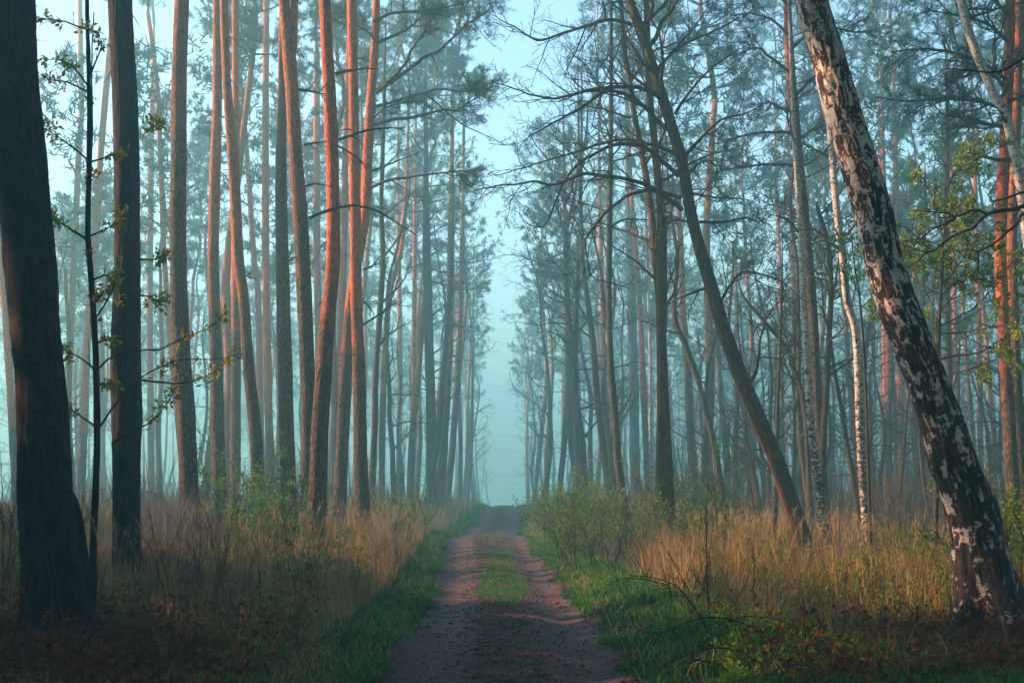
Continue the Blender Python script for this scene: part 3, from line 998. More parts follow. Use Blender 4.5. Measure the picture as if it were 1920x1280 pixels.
pine("red-orange pine seen just left of the twin-stemmed alder",
     [(1186, 400, 9), (1194, 500, 10), (1201, 600, 10), (1206, 720, 11), (1212, 850, 12)], 44, 15, 'pine_hot', 0, crown=3, dead=(5, 13, 6, 0.3, 0.9))
for lab, x, d_, w, tp in [("dull red pine behind the foot of the white birch with black patches", 1662, 46, 11, 300),
                          ("second dull red pine close behind the patched leaning birch", 1684, 44, 12, 250),
                          ("slim red pine behind the mossy dark pine", 1486, 48, 9, 330),
                          ("thin brick-coloured pine in the haze beyond the leafy sapling", 1833, 47, 10, 300),
                          ("faded red pine between leafy sapling and leaning birch", 1788, 50, 9, 300),
                          ("hazy red pine left of the crooked oak by the slender birch", 1462, 52, 8, 350),
                          ("hazy pine with a forked red top above the pale green tree", 1655, 52, 9, 200)]:
    pine(lab, [(x - 6, tp, w * .8), (x, 500, w * .9), (x + 4, 700, w), (x + 6, 850, w)], d_, 17, 'pine_hot', 0, crown=int(x) % 5, dead=(5, 14, 7, 0.3, 1.0))

# ------------------------------------------------------------------ bare broadleaf trees
def limb_set(C, base, rng, n1, z0, L, r_scale=0.5, up=0.35, k2=6, k3=4, k4=2, side=None):
    """random bare limbs on a trunk centre line; returns (limb mesh builder, twig mesh builder)"""
    P, R = [], []
    ztop = C[-1, 2]
    for i in range(n1):
        z = z0 + (ztop - z0) * (i + rng.random()) / n1
        p = point_on(C, z)
        az = rng.random() * 2 * math.pi
        if side is not None and rng.random() < 0.6:
            az = side + rng.normal() * 0.6
        el = math.radians(rng.uniform(5, 50))
        dv = np.array([math.cos(az) * math.cos(el), math.sin(az) * math.cos(el), math.sin(el)])
        ln = L * (0.5 + 0.8 * rng.random()) * (1 - 0.35 * (z - z0) / max(ztop - z0, .1))
        pts = [p[:3] - base]
        for s in range(9):
            dv = norm(dv + rng.normal(size=3) * 0.17 + np.array([0, 0, up / 9 - (0.04 if s > 4 else 0)]))
            pts.append(pts[-1] + dv * ln / 9)
        P.append(pts)
        R.append(np.linspace(min(0.045, max(0.012, p[3] * r_scale)), 0.006, 10))
    P, R = np.array(P), np.array(R)
    A, AR = spawn(P, R, k2, 0.42, 0.8, 6, rng, up=0.15, wig=0.18, tmin=0.2, rmin=0.008)
    B, BR = spawn(A, AR, k3, 0.5, 0.75, 4, rng, up=0.1, wig=0.2, tmin=0.2, rmin=0.006)
    D, DR = spawn(B, BR, k4, 0.6, 0.7, 3, rng, up=0.05, wig=0.2, tmin=0.2, rmin=0.005)
    lm, tm = MB(), MB()
    tubes(lm, P, R, 6)
    tubes(lm, A, AR, 4, cap=False)
    tubes(tm, B, BR, 3, cap=False)
    tubes(tm, D, DR, 3, cap=False)
    return lm, tm, (A, B, D)


def bare_tree(label, pts, d, H, mat='bare', hero=0, limbs=None, cat="tree", name="bare_tree", leaf=None, seed=1, group=None, lean_y=0.0):
    rng = np.random.default_rng(seed)
    H *= deep(d) / d
    d = deep(d)
    W, rad = tree_line(pts, d, H, lean_y, 0.86)
    if hero == 2:
        sides, ring, dp = 64, 0.036, trunk_disp(0.016, 7.0, seed, 0.30, 0.06)
    elif hero == 1:
        sides, ring, dp = 28, 0.07, trunk_disp(0.009, 8.0, seed, 0.3, 0.08)
    else:
        sides, ring, dp = 12, 0.2, trunk_disp(0.003, 6.0, seed, 0.3, 0.08)
    me, base, C = trunk_mesh("trunk", W, rad, M[mat], sides, ring, dp)
    root = thing(name, tuple(base), label, cat, group)
    obj("trunk", me, root)
    if limbs:
        lm, tm, (A, B, D) = limb_set(C, base, rng, **limbs)
        c = obj("crown", lm.mesh("crown_limbs", M['bare' if mat.startswith('birch') else mat]), root)
        obj("twigs", tm.mesh("twigs", M['twig']), c)
        if leaf:
            fm = MB()
            leaves(fm, D, rng, leaf[1], leaf[2])
            obj("foliage", fm.mesh("foliage", M[leaf[0]], False), c)
    return root, base, C


alder, alder_b, alder_C = bare_tree("leaning alder, red algae on its lower trunk, long bare boughs arching over the track",
    [(1180, 0, 17), (1195, 40, 18), (1209, 80, 19), (1222, 120, 19), (1248, 200, 20), (1266, 260, 20), (1278, 300, 20), (1296, 400, 21), (1316, 480, 22), (1340, 560, 23), (1358, 620, 24), (1386, 700, 26), (1428, 800, 28), (1455, 860, 28), (1478, 930, 29)],
    21.5, 12, 'alder', 1, limbs=dict(n1=12, z0=8.0, L=2.6), seed=21)
c1 = lambda pts: cpx(pts, 880, 2.6667)
for i, (px, r) in enumerate([
        (c1([(815, 125), (700, 98), (590, 130), (440, 175), (345, 205), (250, 150), (105, 70)]), 0.040),
        (c1([(935, 475), (830, 435), (700, 440), (600, 450), (490, 480), (420, 492), (330, 480), (275, 465), (200, 435), (120, 415)]), 0.045),
        (c1([(985, 650), (930, 590), (860, 520), (790, 475), (690, 455), (600, 510), (520, 560), (400, 625), (300, 685), (250, 735)]), 0.048),
        (c1([(1030, 770), (960, 740), (870, 715), (780, 695), (690, 710), (590, 740), (500, 770), (380, 805), (250, 845), (130, 880)]), 0.040),
        (c1([(1048, 885), (960, 800), (880, 740), (810, 718), (720, 725), (640, 760), (560, 810), (490, 880), (450, 960), (410, 1060), (370, 1130), (300, 1125), (250, 1070)]), 0.042),
        (c1([(1065, 1050), (960, 970), (870, 920), (750, 885), (640, 878), (570, 870), (500, 895), (410, 925), (330, 905), (250, 920), (130, 930), (0, 960)]), 0.045),
        (c1([(1060, 990), (960, 960), (870, 955), (800, 975), (720, 1030), (660, 1090), (610, 1150), (580, 1200), (585, 1270), (595, 1340), (620, 1390), (700, 1412), (800, 1442)]), 0.035),
        (c1([(925, 370), (990, 290), (1060, 210), (1150, 100), (1200, 20)]), 0.035),
        (c1([(1000, 270), (1100, 210), (1200, 165), (1280, 130), (1380, 60)]), 0.028),
        (c1([(1030, 570), (1080, 490), (1170, 380), (1280, 290), (1400, 220)]), 0.030),
        (c1([(1080, 780), (1160, 690), (1230, 620), (1280, 590), (1400, 560), (1500, 500)]), 0.035),
        (c1([(1100, 860), (1180, 800), (1240, 840), (1230, 930), (1280, 985)]), 0.02),
        (c1([(1090, 960), (1180, 980), (1280, 990), (1400, 1000)]), 0.025),
        (c1([(1185, 1440), (1100, 1470), (1020, 1505), (975, 1545)]), 0.03),
        (c1([(1100, 1110), (1040, 1100), (1000, 1115), (985, 1150)]), 0.025),
        (c1([(1150, 1110), (1280, 1110), (1380, 1090), (1500, 1120)]), 0.03),
        (c1([(790, 10), (720, 12), (680, 25), (665, 70), (640, 110)]), 0.02),
        (c1([(820, 130), (760, 190), (740, 260), (700, 340), (670, 430)]), 0.018),
        ([(1408, 715), (1420, 690), (1425, 640), (1440, 590), (1470, 555)], 0.03),
        ([(1345, 575), (1372, 530), (1392, 510), (1430, 515), (1470, 530), (1500, 560)], 0.03)]):
    traced_branch(alder, alder_b, "branch", px, 21.5, r, 0.007, M['alder'] if r > 0.03 else M['bare'], slope=[0.15, -0.2, 0.1, 0.3, -0.15, -0.3, 0.2, 0.3, -0.2, 0.4, 0.2, -0.2, 0.1, 0.3, 0.3, -0.2, 0.2, -0.1, 0.2, 0.3][i],
                  twigs=(4.4, 5, 1.15), seed=700 + i)

twin, twin_b, twin_C = bare_tree("twin-stemmed alder with a red-stained foot behind the leafy bramble bush",
    [(1211, -20, 9), (1214, 60, 10), (1216, 130, 11), (1220, 200, 12), (1230, 300, 14), (1240, 400, 16), (1241, 480, 18), (1240, 540, 22), (1240, 600, 19), (1240, 650, 18), (1243, 750, 21), (1246, 820, 23), (1250, 900, 25), (1252, 950, 27)],
    24, 13, 'alder', 1, limbs=dict(n1=14, z0=5.5, L=2.4), seed=23)
W2 = np.array([unproj(u, v, 24.0 + 0.06 * k_) for k_, (u, v) in enumerate([(1238, 560), (1232, 520), (1226, 470), (1221, 400), (1206, 300), (1190, 220), (1180, 150), (1171, 90), (1164, 0), (1158, -90)])])
mb = MB()
C2 = smooth_line(W2, 70) - twin_b
tubes(mb, C2, np.linspace(0.085, 0.03, 70), 18, bark0=4.0, disp=trunk_disp(0.004, 8, 8, 0, 0.06))
s2 = obj("second_stem", mb.mesh("second_stem", M['alder']), twin)
rng = np.random.default_rng(24)
lm, tm, _ = limb_set(np.column_stack([C2 + twin_b, np.linspace(0.085, 0.03, 70)]), twin_b, rng, 10, 6.0, 2.0)
c_ = obj("limbs", lm.mesh("limbs", M['bare']), s2)
lm2 = obj("twigs", tm.mesh("twigs", M['twig']), twin)
W2 = np.array([unproj(u, v, 23.9) for u, v in [(1236, 980), (1236, 930), (1237, 860), (1238, 800), (1240, 740)]])
mb = MB()
tubes(mb, smooth_line(W2, 40) - twin_b, np.linspace(0.09, 0.06, 40), 18, bark0=0, disp=trunk_disp(0.004, 8, 9, 0, 0.06))
obj("basal_stem", mb.mesh("basal_stem", M['alder']), twin)
for i, px in enumerate([c1([(975, 1545), (1020, 1470), (1030, 1440), (1010, 1390), (1000, 1330)]), c1([(980, 1480), (1000, 1400), (1030, 1330), (1020, 1270)]), c1([(920, 1390), (850, 1320), (780, 1270), (720, 1235), (650, 1180)])]):
    traced_branch(twin, twin_b, "branch", px, 24, 0.028, 0.007, M['bare'], slope=0.1, twigs=(2.5, 3, 0.7), seed=740 + i)

bare_tree("dark S-curved stem rising from the leafy bush beside the track",
    [(1146, 150, 7), (1145, 300, 9), (1143, 400, 10), (1142, 560, 11), (1145, 680, 12), (1152, 760, 12), (1156, 830, 13), (1162, 890, 14), (1168, 935, 15)], 29, 15, 'bare', 1, limbs=dict(n1=14, z0=7, L=2.2), seed=31)
bare_tree("hazy curved alder left of the dark S-curved stem",
    [(1090, 430, 9), (1093, 500, 10), (1104, 580, 11), (1113, 660, 12), (1119, 740, 12), (1130, 830, 13), (1139, 900, 14)], 36, 14, 'bare', 0, limbs=dict(n1=16, z0=6, L=3.0, side=math.pi), seed=33)
bare_tree("straight hazy trunk at the corner where the leafy bush meets the track",
    [(1087, 440, 8), (1083, 540, 9), (1079, 640, 10), (1079, 740, 11), (1082, 840, 12), (1084, 920, 12)], 38, 15, 'bare', 0, limbs=dict(n1=18, z0=6, L=3.2, side=math.pi), seed=35)
bare_tree("grey companion trunk just behind the straight hazy trunk",
    [(1062, 500, 12), (1066, 600, 13), (1070, 720, 14), (1074, 840, 15), (1090, 920, 15)], 44, 15, 'bare', 0, limbs=dict(n1=16, z0=6.5, L=3.2, side=math.pi), seed=36)
bare_tree("crooked elbowed stem between twin alder and leaning alder",
    [(1262, 430, 6), (1270, 480, 8), (1265, 560, 9), (1266, 600, 10), (1288, 655, 11), (1308, 710, 11), (1323, 770, 11), (1338, 830, 12), (1350, 900, 13)], 31, 11, 'bare', 0, limbs=dict(n1=12, z0=5.0, L=1.8), seed=37)
bare_tree("broad dim trunk in the haze behind the twin alder",
    [(1180, 420, 15), (1184, 560, 17), (1188, 700, 18), (1190, 850, 19)], 52, 21, 'bare', 0, limbs=dict(n1=16, z0=7, L=2.8), seed=38)
bare_tree("thin dark leafless stem beside the tall even orange pine",
    [(720, 200, 7), (717, 300, 8), (715, 400, 9), (718, 490, 10), (712, 590, 11), (705, 690, 11), (703, 790, 12), (698, 890, 13)], 32, 14, 'bare', 0, limbs=dict(n1=14, z0=4.5, L=1.8, side=0.0), seed=41)
bare_tree("wide grey-green trunk in the haze with a bough leaning over the verge",
    [(802, 560, 17), (805, 660, 18), (808, 780, 19), (809, 880, 20)], 42, 17, 'bare', 0, limbs=dict(n1=22, z0=5, L=3.0, side=0.0), seed=42)
bare_tree("slim leaning stem crossing in front of the wide grey-green trunk",
    [(842, 560, 8), (836, 640, 9), (828, 740, 10), (818, 840, 11), (808, 900, 12)], 41, 12, 'bare', 0, limbs=dict(n1=12, z0=4, L=2.0, side=0.0), seed=43)
bare_tree("last thin stem before the mist closes over the left verge",
    [(886, 700, 5), (885, 780, 6), (882, 860, 7), (878, 920, 7)], 58, 12, 'bare', 0, limbs=dict(n1=12, z0=4, L=2.4, side=0.0), seed=44)
bare_tree("crooked dark oak stem right beside the slender white birch",
    [(1534, 395, 7), (1548, 440, 8), (1556, 490, 9), (1558, 560, 9), (1554, 640, 10), (1550, 720, 11), (1544, 800, 11), (1541, 880, 12)], 26, 7.5, 'bare', 1, limbs=dict(n1=16, z0=3.5, L=1.8), seed=46)
bare_tree("stooping bare stem bent towards the leaning alder",
    [(1400, 565, 5), (1431, 600, 7), (1456, 630, 7), (1478, 655, 8), (1488, 690, 8), (1503, 735, 9), (1512, 800, 9), (1516, 880, 10)], 28, 6.3, 'bare', 0, limbs=dict(n1=12, z0=3.2, L=1.5), seed=47)
bare_tree("thin upright bare sapling between leaning alder and slender birch",
    [(1466, 560, 4), (1462, 660, 5), (1458, 760, 6), (1456, 860, 7)], 24, 6.5, 'bare', 0, limbs=dict(n1=16, z0=1.5, L=1.1), seed=48)
bare_tree("dark slim trunk in the haze behind the leafy sapling",
    [(1776, 250, 8), (1776, 400, 9), (1777, 560, 10), (1780, 700, 10), (1784, 860, 11)], 33, 13, 'bare', 0, limbs=dict(n1=14, z0=5, L=2.2), seed=49, leaf=('leaf', 2, 0.06))

birch, birch_b, birch_C = bare_tree("big leaning birch, white plates peeling over black furrowed bark",
    [(1521, 0, 57), (1535, 50, 57), (1550, 100, 57), (1577, 200, 61), (1609, 300, 66), (1638, 400, 67), (1655, 480, 69), (1678, 560, 72), (1708, 640, 72), (1740, 720, 70), (1769, 800, 76), (1787, 860, 82), (1801, 900, 80), (1823, 960, 88), (1838, 1040, 92), (1850, 1100, 102), (1859, 1150, 112)],
    11.8, 9.5, 'birch', 2, limbs=dict(n1=8, z0=6.9, L=1.6), cat="birch tree", name="birch_tree", seed=51)
bare_tree("slender straight birch with white bark in front of the mossy dark pine",
    [(1494, 330, 9), (1499, 400, 11), (1504, 480, 12), (1507, 560, 12), (1512, 640, 13), (1516, 720, 13), (1521, 800, 13), (1529, 860, 14), (1538, 930, 15)], 23.5, 12, 'birch_thin', 1, limbs=dict(n1=12, z0=6, L=1.7), cat="birch tree", name="birch_tree", seed=52)
bare_tree("kinked white birch between slender birch and big leaning birch",
    [(1552, 200, 9), (1557, 250, 10), (1565, 350, 12), (1572, 420, 13), (1580, 480, 13), (1588, 560, 14), (1604, 620, 14), (1610, 720, 15), (1613, 800, 15), (1618, 880, 16)], 24.5, 12, 'birch_thin', 1, limbs=dict(n1=12, z0=5, L=1.6), cat="birch tree", name="birch_tree", seed=53)
bare_tree("white birch slanting across the stout orange pine",
    [(1800, -20, 15), (1808, 30, 15), (1825, 86, 15), (1843, 130, 15), (1862, 176, 16), (1884, 214, 17), (1896, 255, 18), (1905, 300, 18), (1918, 380, 18), (1935, 500, 19), (1955, 650, 20)], 21, 10, 'birch_thin', 1, limbs=dict(n1=6, z0=7, L=1.4), cat="birch tree", name="birch_tree", seed=54)
bare_tree("thread-thin birch fading in the haze left of the twin alder",
    [(1213, 480, 6), (1216, 560, 6), (1219, 660, 7), (1220, 800, 7)], 42, 14, 'birch_thin', 0, limbs=dict(n1=10, z0=7, L=1.6), cat="birch tree", name="birch_tree", seed=55)

# leafy young trees on the right
bare_tree("leafy sapling with bright yellow-green spring foliage behind the big birch",
    [(1771, 430, 4), (1767, 480, 5), (1763, 560, 6), (1760, 640, 7), (1758, 760, 8), (1756, 900, 9)], 18, 6.0, 'bare', 0, limbs=dict(n1=24, z0=3.0, L=1.5, k2=5, k3=4, k4=2), leaf=('leaf', 6, 0.075), name="leafy_sapling", cat="sapling", seed=61)
bare_tree("pale green young tree in the haze above the leafy sapling",
    [(1735, 380, 5), (1733, 480, 6), (1731, 620, 7), (1730, 800, 8)], 34, 10.5, 'bare', 0, limbs=dict(n1=22, z0=5.0, L=2.8), leaf=('leaf', 6, 0.10), name="leafy_sapling", cat="sapling", seed=62)
spr, spr_b, _ = bare_tree("thin sprig-like sapling with vivid green leaves beside the kinked birch",
    [(1602, 500, 3), (1612, 560, 4), (1622, 700, 5), (1628, 880, 6)], 20, 5.6, 'bare', 0, limbs=dict(n1=7, z0=4.3, L=0.7, k2=4, k3=3, k4=2), leaf=('leaf_deep', 3, 0.06), name="leafy_sapling", cat="sapling", seed=63)

# a bare tree just outside the frame whose boughs hang in from the right
over, over_b, over_C = bare_tree("bare tree beside the big birch with black boughs reaching across the leafy sapling",
    [(2060, 0, 40), (2050, 300, 44), (2040, 600, 48), (2035, 900, 52)], 13.5, 9, 'dark', 0, limbs=dict(n1=8, z0=6, L=2.0), seed=65)
c5 = lambda pts: [(1640 + a / 4.5714, 280 + b / 4.5714) for a, b in pts]
for i, (px, r) in enumerate([
        ([(2046, 350)] + c5([(1500, 450), (1280, 490), (1160, 520), (1060, 530), (960, 555), (890, 620), (840, 680), (740, 710), (640, 760), (540, 850), (440, 890), (340, 990), (280, 1005)]), 0.034),
        ([(2046, 400)] + c5([(1500, 500), (1280, 550), (1240, 630), (1160, 690), (1080, 760), (1000, 820), (880, 880), (800, 860), (700, 885)]), 0.030),
        (c5([(960, 555), (900, 520), (800, 530), (700, 585), (640, 540), (540, 545), (420, 530), (320, 525)]), 0.018),
        (c5([(880, 880), (890, 1000), (875, 1080), (900, 1115), (1020, 1095)]), 0.012),
        ([(2046, 330)] + c5([(1500, 330), (1280, 360), (1180, 400), (1080, 430), (960, 440), (1020, 320), (1060, 230), (1130, 150)]), 0.022),
        ([(2046, 150), (1960, 100), (1920, 110), (1885, 130), (1850, 137), (1800, 130), (1765, 130)], 0.03),
        (c5([(700, 585), (600, 640), (480, 690), (400, 760), (230, 790)]), 0.013),
        (c5([(640, 760), (530, 850), (480, 880), (360, 860), (240, 815)]), 0.012)]):
    traced_branch(over, over_b, "branch", px, 13.4, r, 0.004, M['twig'], slope=[0.1, -0.1, 0.05, 0.0, 0.1, -0.1, .1, -.05][i], twigs=(4.0, 3, 0.4), seed=760 + i)

# oak sapling on the left, with its leaf tufts
sap_pts = cpx([(435, 0), (440, 200), (445, 500), (445, 800), (440, 1180)], 0, 2.6667)
sap_all = [(163, -30, 5), (163, 0, 5), (165, 75, 5.5), (167, 190, 6), (167, 300, 7), (165, 440, 8), (170, 510, 8.5), (176, 600, 9), (180, 690, 9.5), (182, 775, 10), (181, 880, 10), (176, 1000, 11), (173, 1130, 12)]
sap, sap_b, sap_C = bare_tree("slim oak sapling with sparse yellow-green leaf tufts between the two dark trunks", sap_all, 12.6, 7.2, 'twig', 1, limbs=None, name="oak_sapling", cat="sapling", seed=71)
cA = lambda pts: [(a / 2.6667, b / 2.6667) for a, b in pts]
cB = lambda pts: [(a / 2.6667, 400 + b / 2.6667) for a, b in pts]
tips = []
sap_br = [cA([(440, 800), (330, 710), (220, 640), (180, 600)]), cA([(435, 1200), (340, 1140), (250, 1080), (190, 1060)]), cB([(440, 130), (340, 70), (250, 20), (200, 0)]),
          cB([(472, 530), (540, 430), (580, 330), (600, 240)]), cB([(483, 790), (400, 720), (340, 690), (295, 650), (250, 640)]),
          cB([(490, 780), (560, 715), (690, 685), (800, 680), (880, 640), (1000, 590), (1060, 565), (1110, 520), (1130, 490)]),
          cB([(490, 1080), (580, 950), (690, 830), (800, 770), (900, 730), (1050, 730), (1140, 720), (1190, 700)]),
          cB([(690, 830), (800, 845), (900, 850), (1010, 825), (1120, 755), (1160, 690)]), cB([(485, 1070), (400, 1010), (320, 960), (270, 930)]),
          cB([(560, 1150), (640, 1100), (740, 1050), (830, 960), (890, 860)]), cA([(440, 430), (370, 340), (300, 300), (240, 300)]),
          cA([(445, 390), (490, 280), (510, 210), (470, 160), (440, 140)]), cA([(455, 810), (520, 790), (575, 775), (620, 770)]),
          cA([(440, 150), (380, 130), (330, 110), (270, 100), (180, 95)]), cA([(450, 1180), (520, 1150), (570, 1120), (620, 1110)]),
          cA([(440, 460), (330, 410), (250, 400), (200, 370)]), cB([(480, 650), (540, 630), (560, 640)]), cB([(470, 330), (540, 310), (580, 370)]),
          cB([(440, 410), (480, 440), (510, 400), (520, 380)]), cB([(700, 230), (770, 230), (830, 200)]), cB([(700, 410), (760, 420), (800, 450)]),
          cB([(480, 860), (520, 850), (570, 860)]), cA([(720, 200 * 0 + 650), (760, 640), (800, 610)])]
for i, px in enumerate(sap_br):
    o = traced_branch(sap, sap_b, "branch", px, 12.6, 0.012, 0.003, M['twig'], slope=[0.15, -0.2, 0.3, -0.1, 0.2][i % 5], twigs=(3.0, 2, 0.22), seed=800 + i, sides=5)
    me = o.data
    vs = np.zeros(len(me.vertices) * 3, np.float32)
    me.vertices.foreach_get("co", vs)
    vs = vs.reshape(-1, 3)
    tips.append(vs[-1])
    for q in (0.5, 0.62, 0.75, 0.88):
        tips.append(vs[int(len(vs) * q)])
# second thin stem
traced_branch(sap, sap_b, "side_stem", cA([(445, 1000), (455, 800), (462, 600), (458, 400), (462, 200), (470, 60)]), 12.65, 0.012, 0.006, M['twig'], 0.0, (1.0, 2, 0.25), 840)
TUFTS = []
for sd in range(4):
    rng = np.random.default_rng(850 + sd)
    P = np.zeros((4, 3, 3))
    P[:, 1] = rng.normal(size=(4, 3)) * 0.012 + np.array([0, 0, 0.012])
    P[:, 2] = P[:, 1] + rng.normal(size=(4, 3)) * 0.02 + np.array([0, 0, 0.015])
    mb = MB()
    leaves(mb, P, rng, 3, 0.060, 0.3, 0.1, 0.5, curl=0.1)
    TUFTS.append(mb.mesh("leaf_tuft", M['leaf_oak'], False))
rng = np.random.default_rng(860)
for p in sap_C[:, :3][int(len(sap_C) * 0.45)::11]:
    tips.append(p - sap_b)
for i, p in enumerate(tips):
    for j in range(1 if rng.random() < 0.6 else 2):
        obj("leaf_tuft", TUFTS[int(rng.integers(4))], sap, tuple(p + rng.normal(size=3) * 0.05 * j), tuple(rng.random(3) * 6.28), (0.55 + 0.75 * rng.random(),) * 3)

# broken stub at the foot of the massive trunk
W, rad = tree_line([(134, 925, 5), (137, 940, 14), (142, 985, 26), (147, 1060, 34), (150, 1120, 38)], 11.9, 1.0)
mb = MB()
Cq = smooth_line(np.column_stack([W, rad]), 40)
bq = W[0] + np.array([0, 0, 0.12])
tubes(mb, Cq[:, :3] - bq, Cq[:, 3], 36, disp=trunk_disp(0.012, 8, 77, 0.3, 0.1))
tag(obj("stump", mb.mesh("stump", M['dark']), None, tuple(bq)), "dark rounded stump pressed against the massive pine trunk", "stump")

# ------------------------------------------------------------------ forest further back: copies of a few trees
PV = []
for sd in range(5):
    rng = np.random.default_rng(900 + sd)
    H = [11.5, 13.0, 10.0, 14.0, 12.0][sd]
    n = 30
    z = np.linspace(-0.2, H, n)
    wob = np.column_stack([fbm(z * 0.13, sd * 3.1, 0.5, 60, 2), fbm(z * 0.13, sd * 3.1, 9.5, 61, 2)]) * 0.9
    C = np.column_stack([wob - wob[0], z])
    R = np.linspace(0.165, 0.085, n)
    mb = MB()
    tubes(mb, C, R, 12, disp=trunk_disp(0.003, 6, 90 + sd, 0.35, 0.05))
    PV.append((mb.mesh("trunk", M['pine_far']), C, R, H))
DV = []
for sd in range(6):
    rng = np.random.default_rng(950 + sd)
    H = [11, 13, 9.5, 14, 12, 10][sd]
    n = 30
    z = np.linspace(-0.2, H, n)
    wob = np.column_stack([fbm(z * 0.22, sd * 3.1, 0.5, 70, 2), fbm(z * 0.22, sd * 3.1, 9.5, 71, 2)]) * 0.95
    C = np.column_stack([wob - wob[0], z])
    R = np.linspace(0.125, 0.03, n)
    mb = MB()
    tubes(mb, C, R, 10, disp=trunk_disp(0.003, 6, 95 + sd, 0.35, 0.08))
    lm, tm, (A, B, D) = limb_set(np.column_stack([C, R]), np.zeros(3), rng, 18, 2.5, 2.4, k2=5, k3=4, k4=3)
    DV.append((mb.mesh("trunk", M['bare']), lm.mesh("crown_limbs", M['bare']), tm.mesh("twigs", M['twig'])))


def put_pine(x, y, sd, sc, rz, label, group):
    t, C, R, H = PV[sd % 5]
    root = thing("pine_tree", (x, y, float(ground_z(x, y))), label, "pine tree", group)
    root.rotation_euler = (random.gauss(0, 0.018), random.gauss(0, 0.018), rz)
    root.scale = (sc, sc, sc)
    obj("trunk", t, root)
    lm, fm = CROWNS[(sd * 2 + int(x * 7)) % 5]
    c = obj("crown", lm, root, tuple(C[-1]), (0, 0, random.random() * 6.28))
    obj("foliage", fm, c)


def put_bare(x, y, sd, sc, rz, label, group):
    t, lm, tm = DV[sd % 6]
    root = thing("bare_tree", (x, y, float(ground_z(x, y))), label, "tree", group)
    root.rotation_euler = (random.gauss(0, 0.05), random.gauss(0, 0.05), rz)
    root.scale = (sc, sc, sc)
    obj("trunk", t, root)
    c = obj("crown", lm, root)
    obj("twigs", tm, c)


NICK_L = [(20, "massive dark trunk"), (165, "oak sapling"), (237, "straight black trunk"), (340, "grey-footed pine"), (404, "slim dull red pine"), (450, "curving orange pine"), (530, "dark scaly pine"), (570, "forked orange pine"),
          (612, "fiery orange pine"), (668, "tall even orange pine"), (715, "thin dark leafless stem"), (745, "wavy pale pine"), (776, "clear-stemmed pink pine"), (806, "wide grey-green trunk"), (845, "broad shadowy pine"), (880, "last thin verge stem")]
NICK_R = [(1030, "leafy bush corner"), (1080, "straight hazy trunk"), (1112, "hazy curved alder"), (1148, "dark S-curved stem"), (1190, "broad dim trunk"), (1238, "twin-stemmed alder"), (1290, "crooked elbowed stem"), (1360, "leaning alder"), (1440, "stooping bare stem"),
          (1512, "slender straight birch"), (1550, "crooked dark oak"), (1590, "kinked white birch"), (1690, "big leaning birch"), (1765, "leafy sapling"), (1830, "brick-coloured pine"), (1885, "stout orange pine")]


def near_name(x, y):
    u = 960 + x / y * F
    return min(NICK_L if x < 0 else NICK_R, key=lambda t: abs(t[0] - u))[1]


taken = []


def free(x, y, r):
    for (a, b) in taken:
        if (a - x) ** 2 + (b - y) ** 2 < r * r:
            return False
    taken.append((x, y))
    return True


random.seed(11)
for i, (y, ox) in enumerate([(58, 2.7), (66, 2.3), (75, 2.6), (86, 2.2), (98, 2.5), (113, 2.3), (130, 2.6), (62, -3.0), (74, -2.6), (90, -2.8), (106, -2.5), (125, -2.8)]):
    x = float(road_c(y)) + ox
    free(x, y, 0.1)
    if i % 3 == 1:
        put_bare(x, y, i, 1.0 + 0.1 * (i % 3), i * 1.3, "ghostly leafless tree at the very edge of the misty track", "leafless trees at the edge of the misty track")
    else:
        put_pine(x, y, i, 0.9 + 0.08 * (i % 4), i * 1.7, "ghostly pine at the very edge of the misty track", "pines at the edge of the misty track")
for i, (u, y) in enumerate([(898, 150), (918, 172), (992, 160), (905, 195), (1004, 185)]):
    x = (u - 960) / F * y
    free(x, y, 0.1)
    (put_bare if i % 2 else put_pine)(x, y, i + 1, 1.0, i * 2.1, "faintest " + ("bare tree" if i % 2 else "pine") + " silhouette in the mist beyond the rise of the track", "faint silhouettes beyond the rise")
cnt = [0, 0, 0, 0]
tries = 0
while cnt[0] + cnt[1] < 88 and tries < 4000:            # dry-grass side: pine wood
    tries += 1
    y = 38 + 135 * random.random() ** 1.1
    x = -(2.5 + 0.012 * y) - random.random() ** 1.1 * (0.42 * y)
    x += float(road_c(y))
    if not free(x, y, 2.3):
        continue
    if random.random() < 0.8:
        cnt[0] += 1
        put_pine(x, y, cnt[0], random.uniform(0.85, 1.2), random.random() * 6.28, "misty pine far behind the " + near_name(x, y) + " beyond the dry grass", "pines fading into fog beyond the dry grass")
    else:
        cnt[1] += 1
        put_bare(x, y, cnt[1], random.uniform(0.8, 1.15), random.random() * 6.28, "misty leafless tree far behind the " + near_name(x, y) + " beyond the dry grass", "leafless trees in fog beyond the dry grass")
tries = 0
while cnt[2] + cnt[3] < 150 and tries < 4000:            # bramble side: mixed wood
    tries += 1
    y = 36 + 135 * random.random() ** 1.1
    x = (2.4 + 0.010 * y) + random.random() ** 1.1 * (0.46 * y)
    x += float(road_c(y))
    if not free(x, y, 2.2):
        continue
    if random.random() < 0.42:
        cnt[2] += 1
        put_pine(x, y, cnt[2], random.uniform(0.85, 1.2), random.random() * 6.28, "misty pine far behind the " + near_name(x, y) + " in the mixed wood", "pines fading into fog beyond the brambles")
    else:
        cnt[3] += 1
        put_bare(x, y, cnt[3], random.uniform(0.75, 1.2), random.random() * 6.28, "misty leafless tree far behind the " + near_name(x, y) + " in the mixed wood", "leafless trees in fog beyond the brambles")

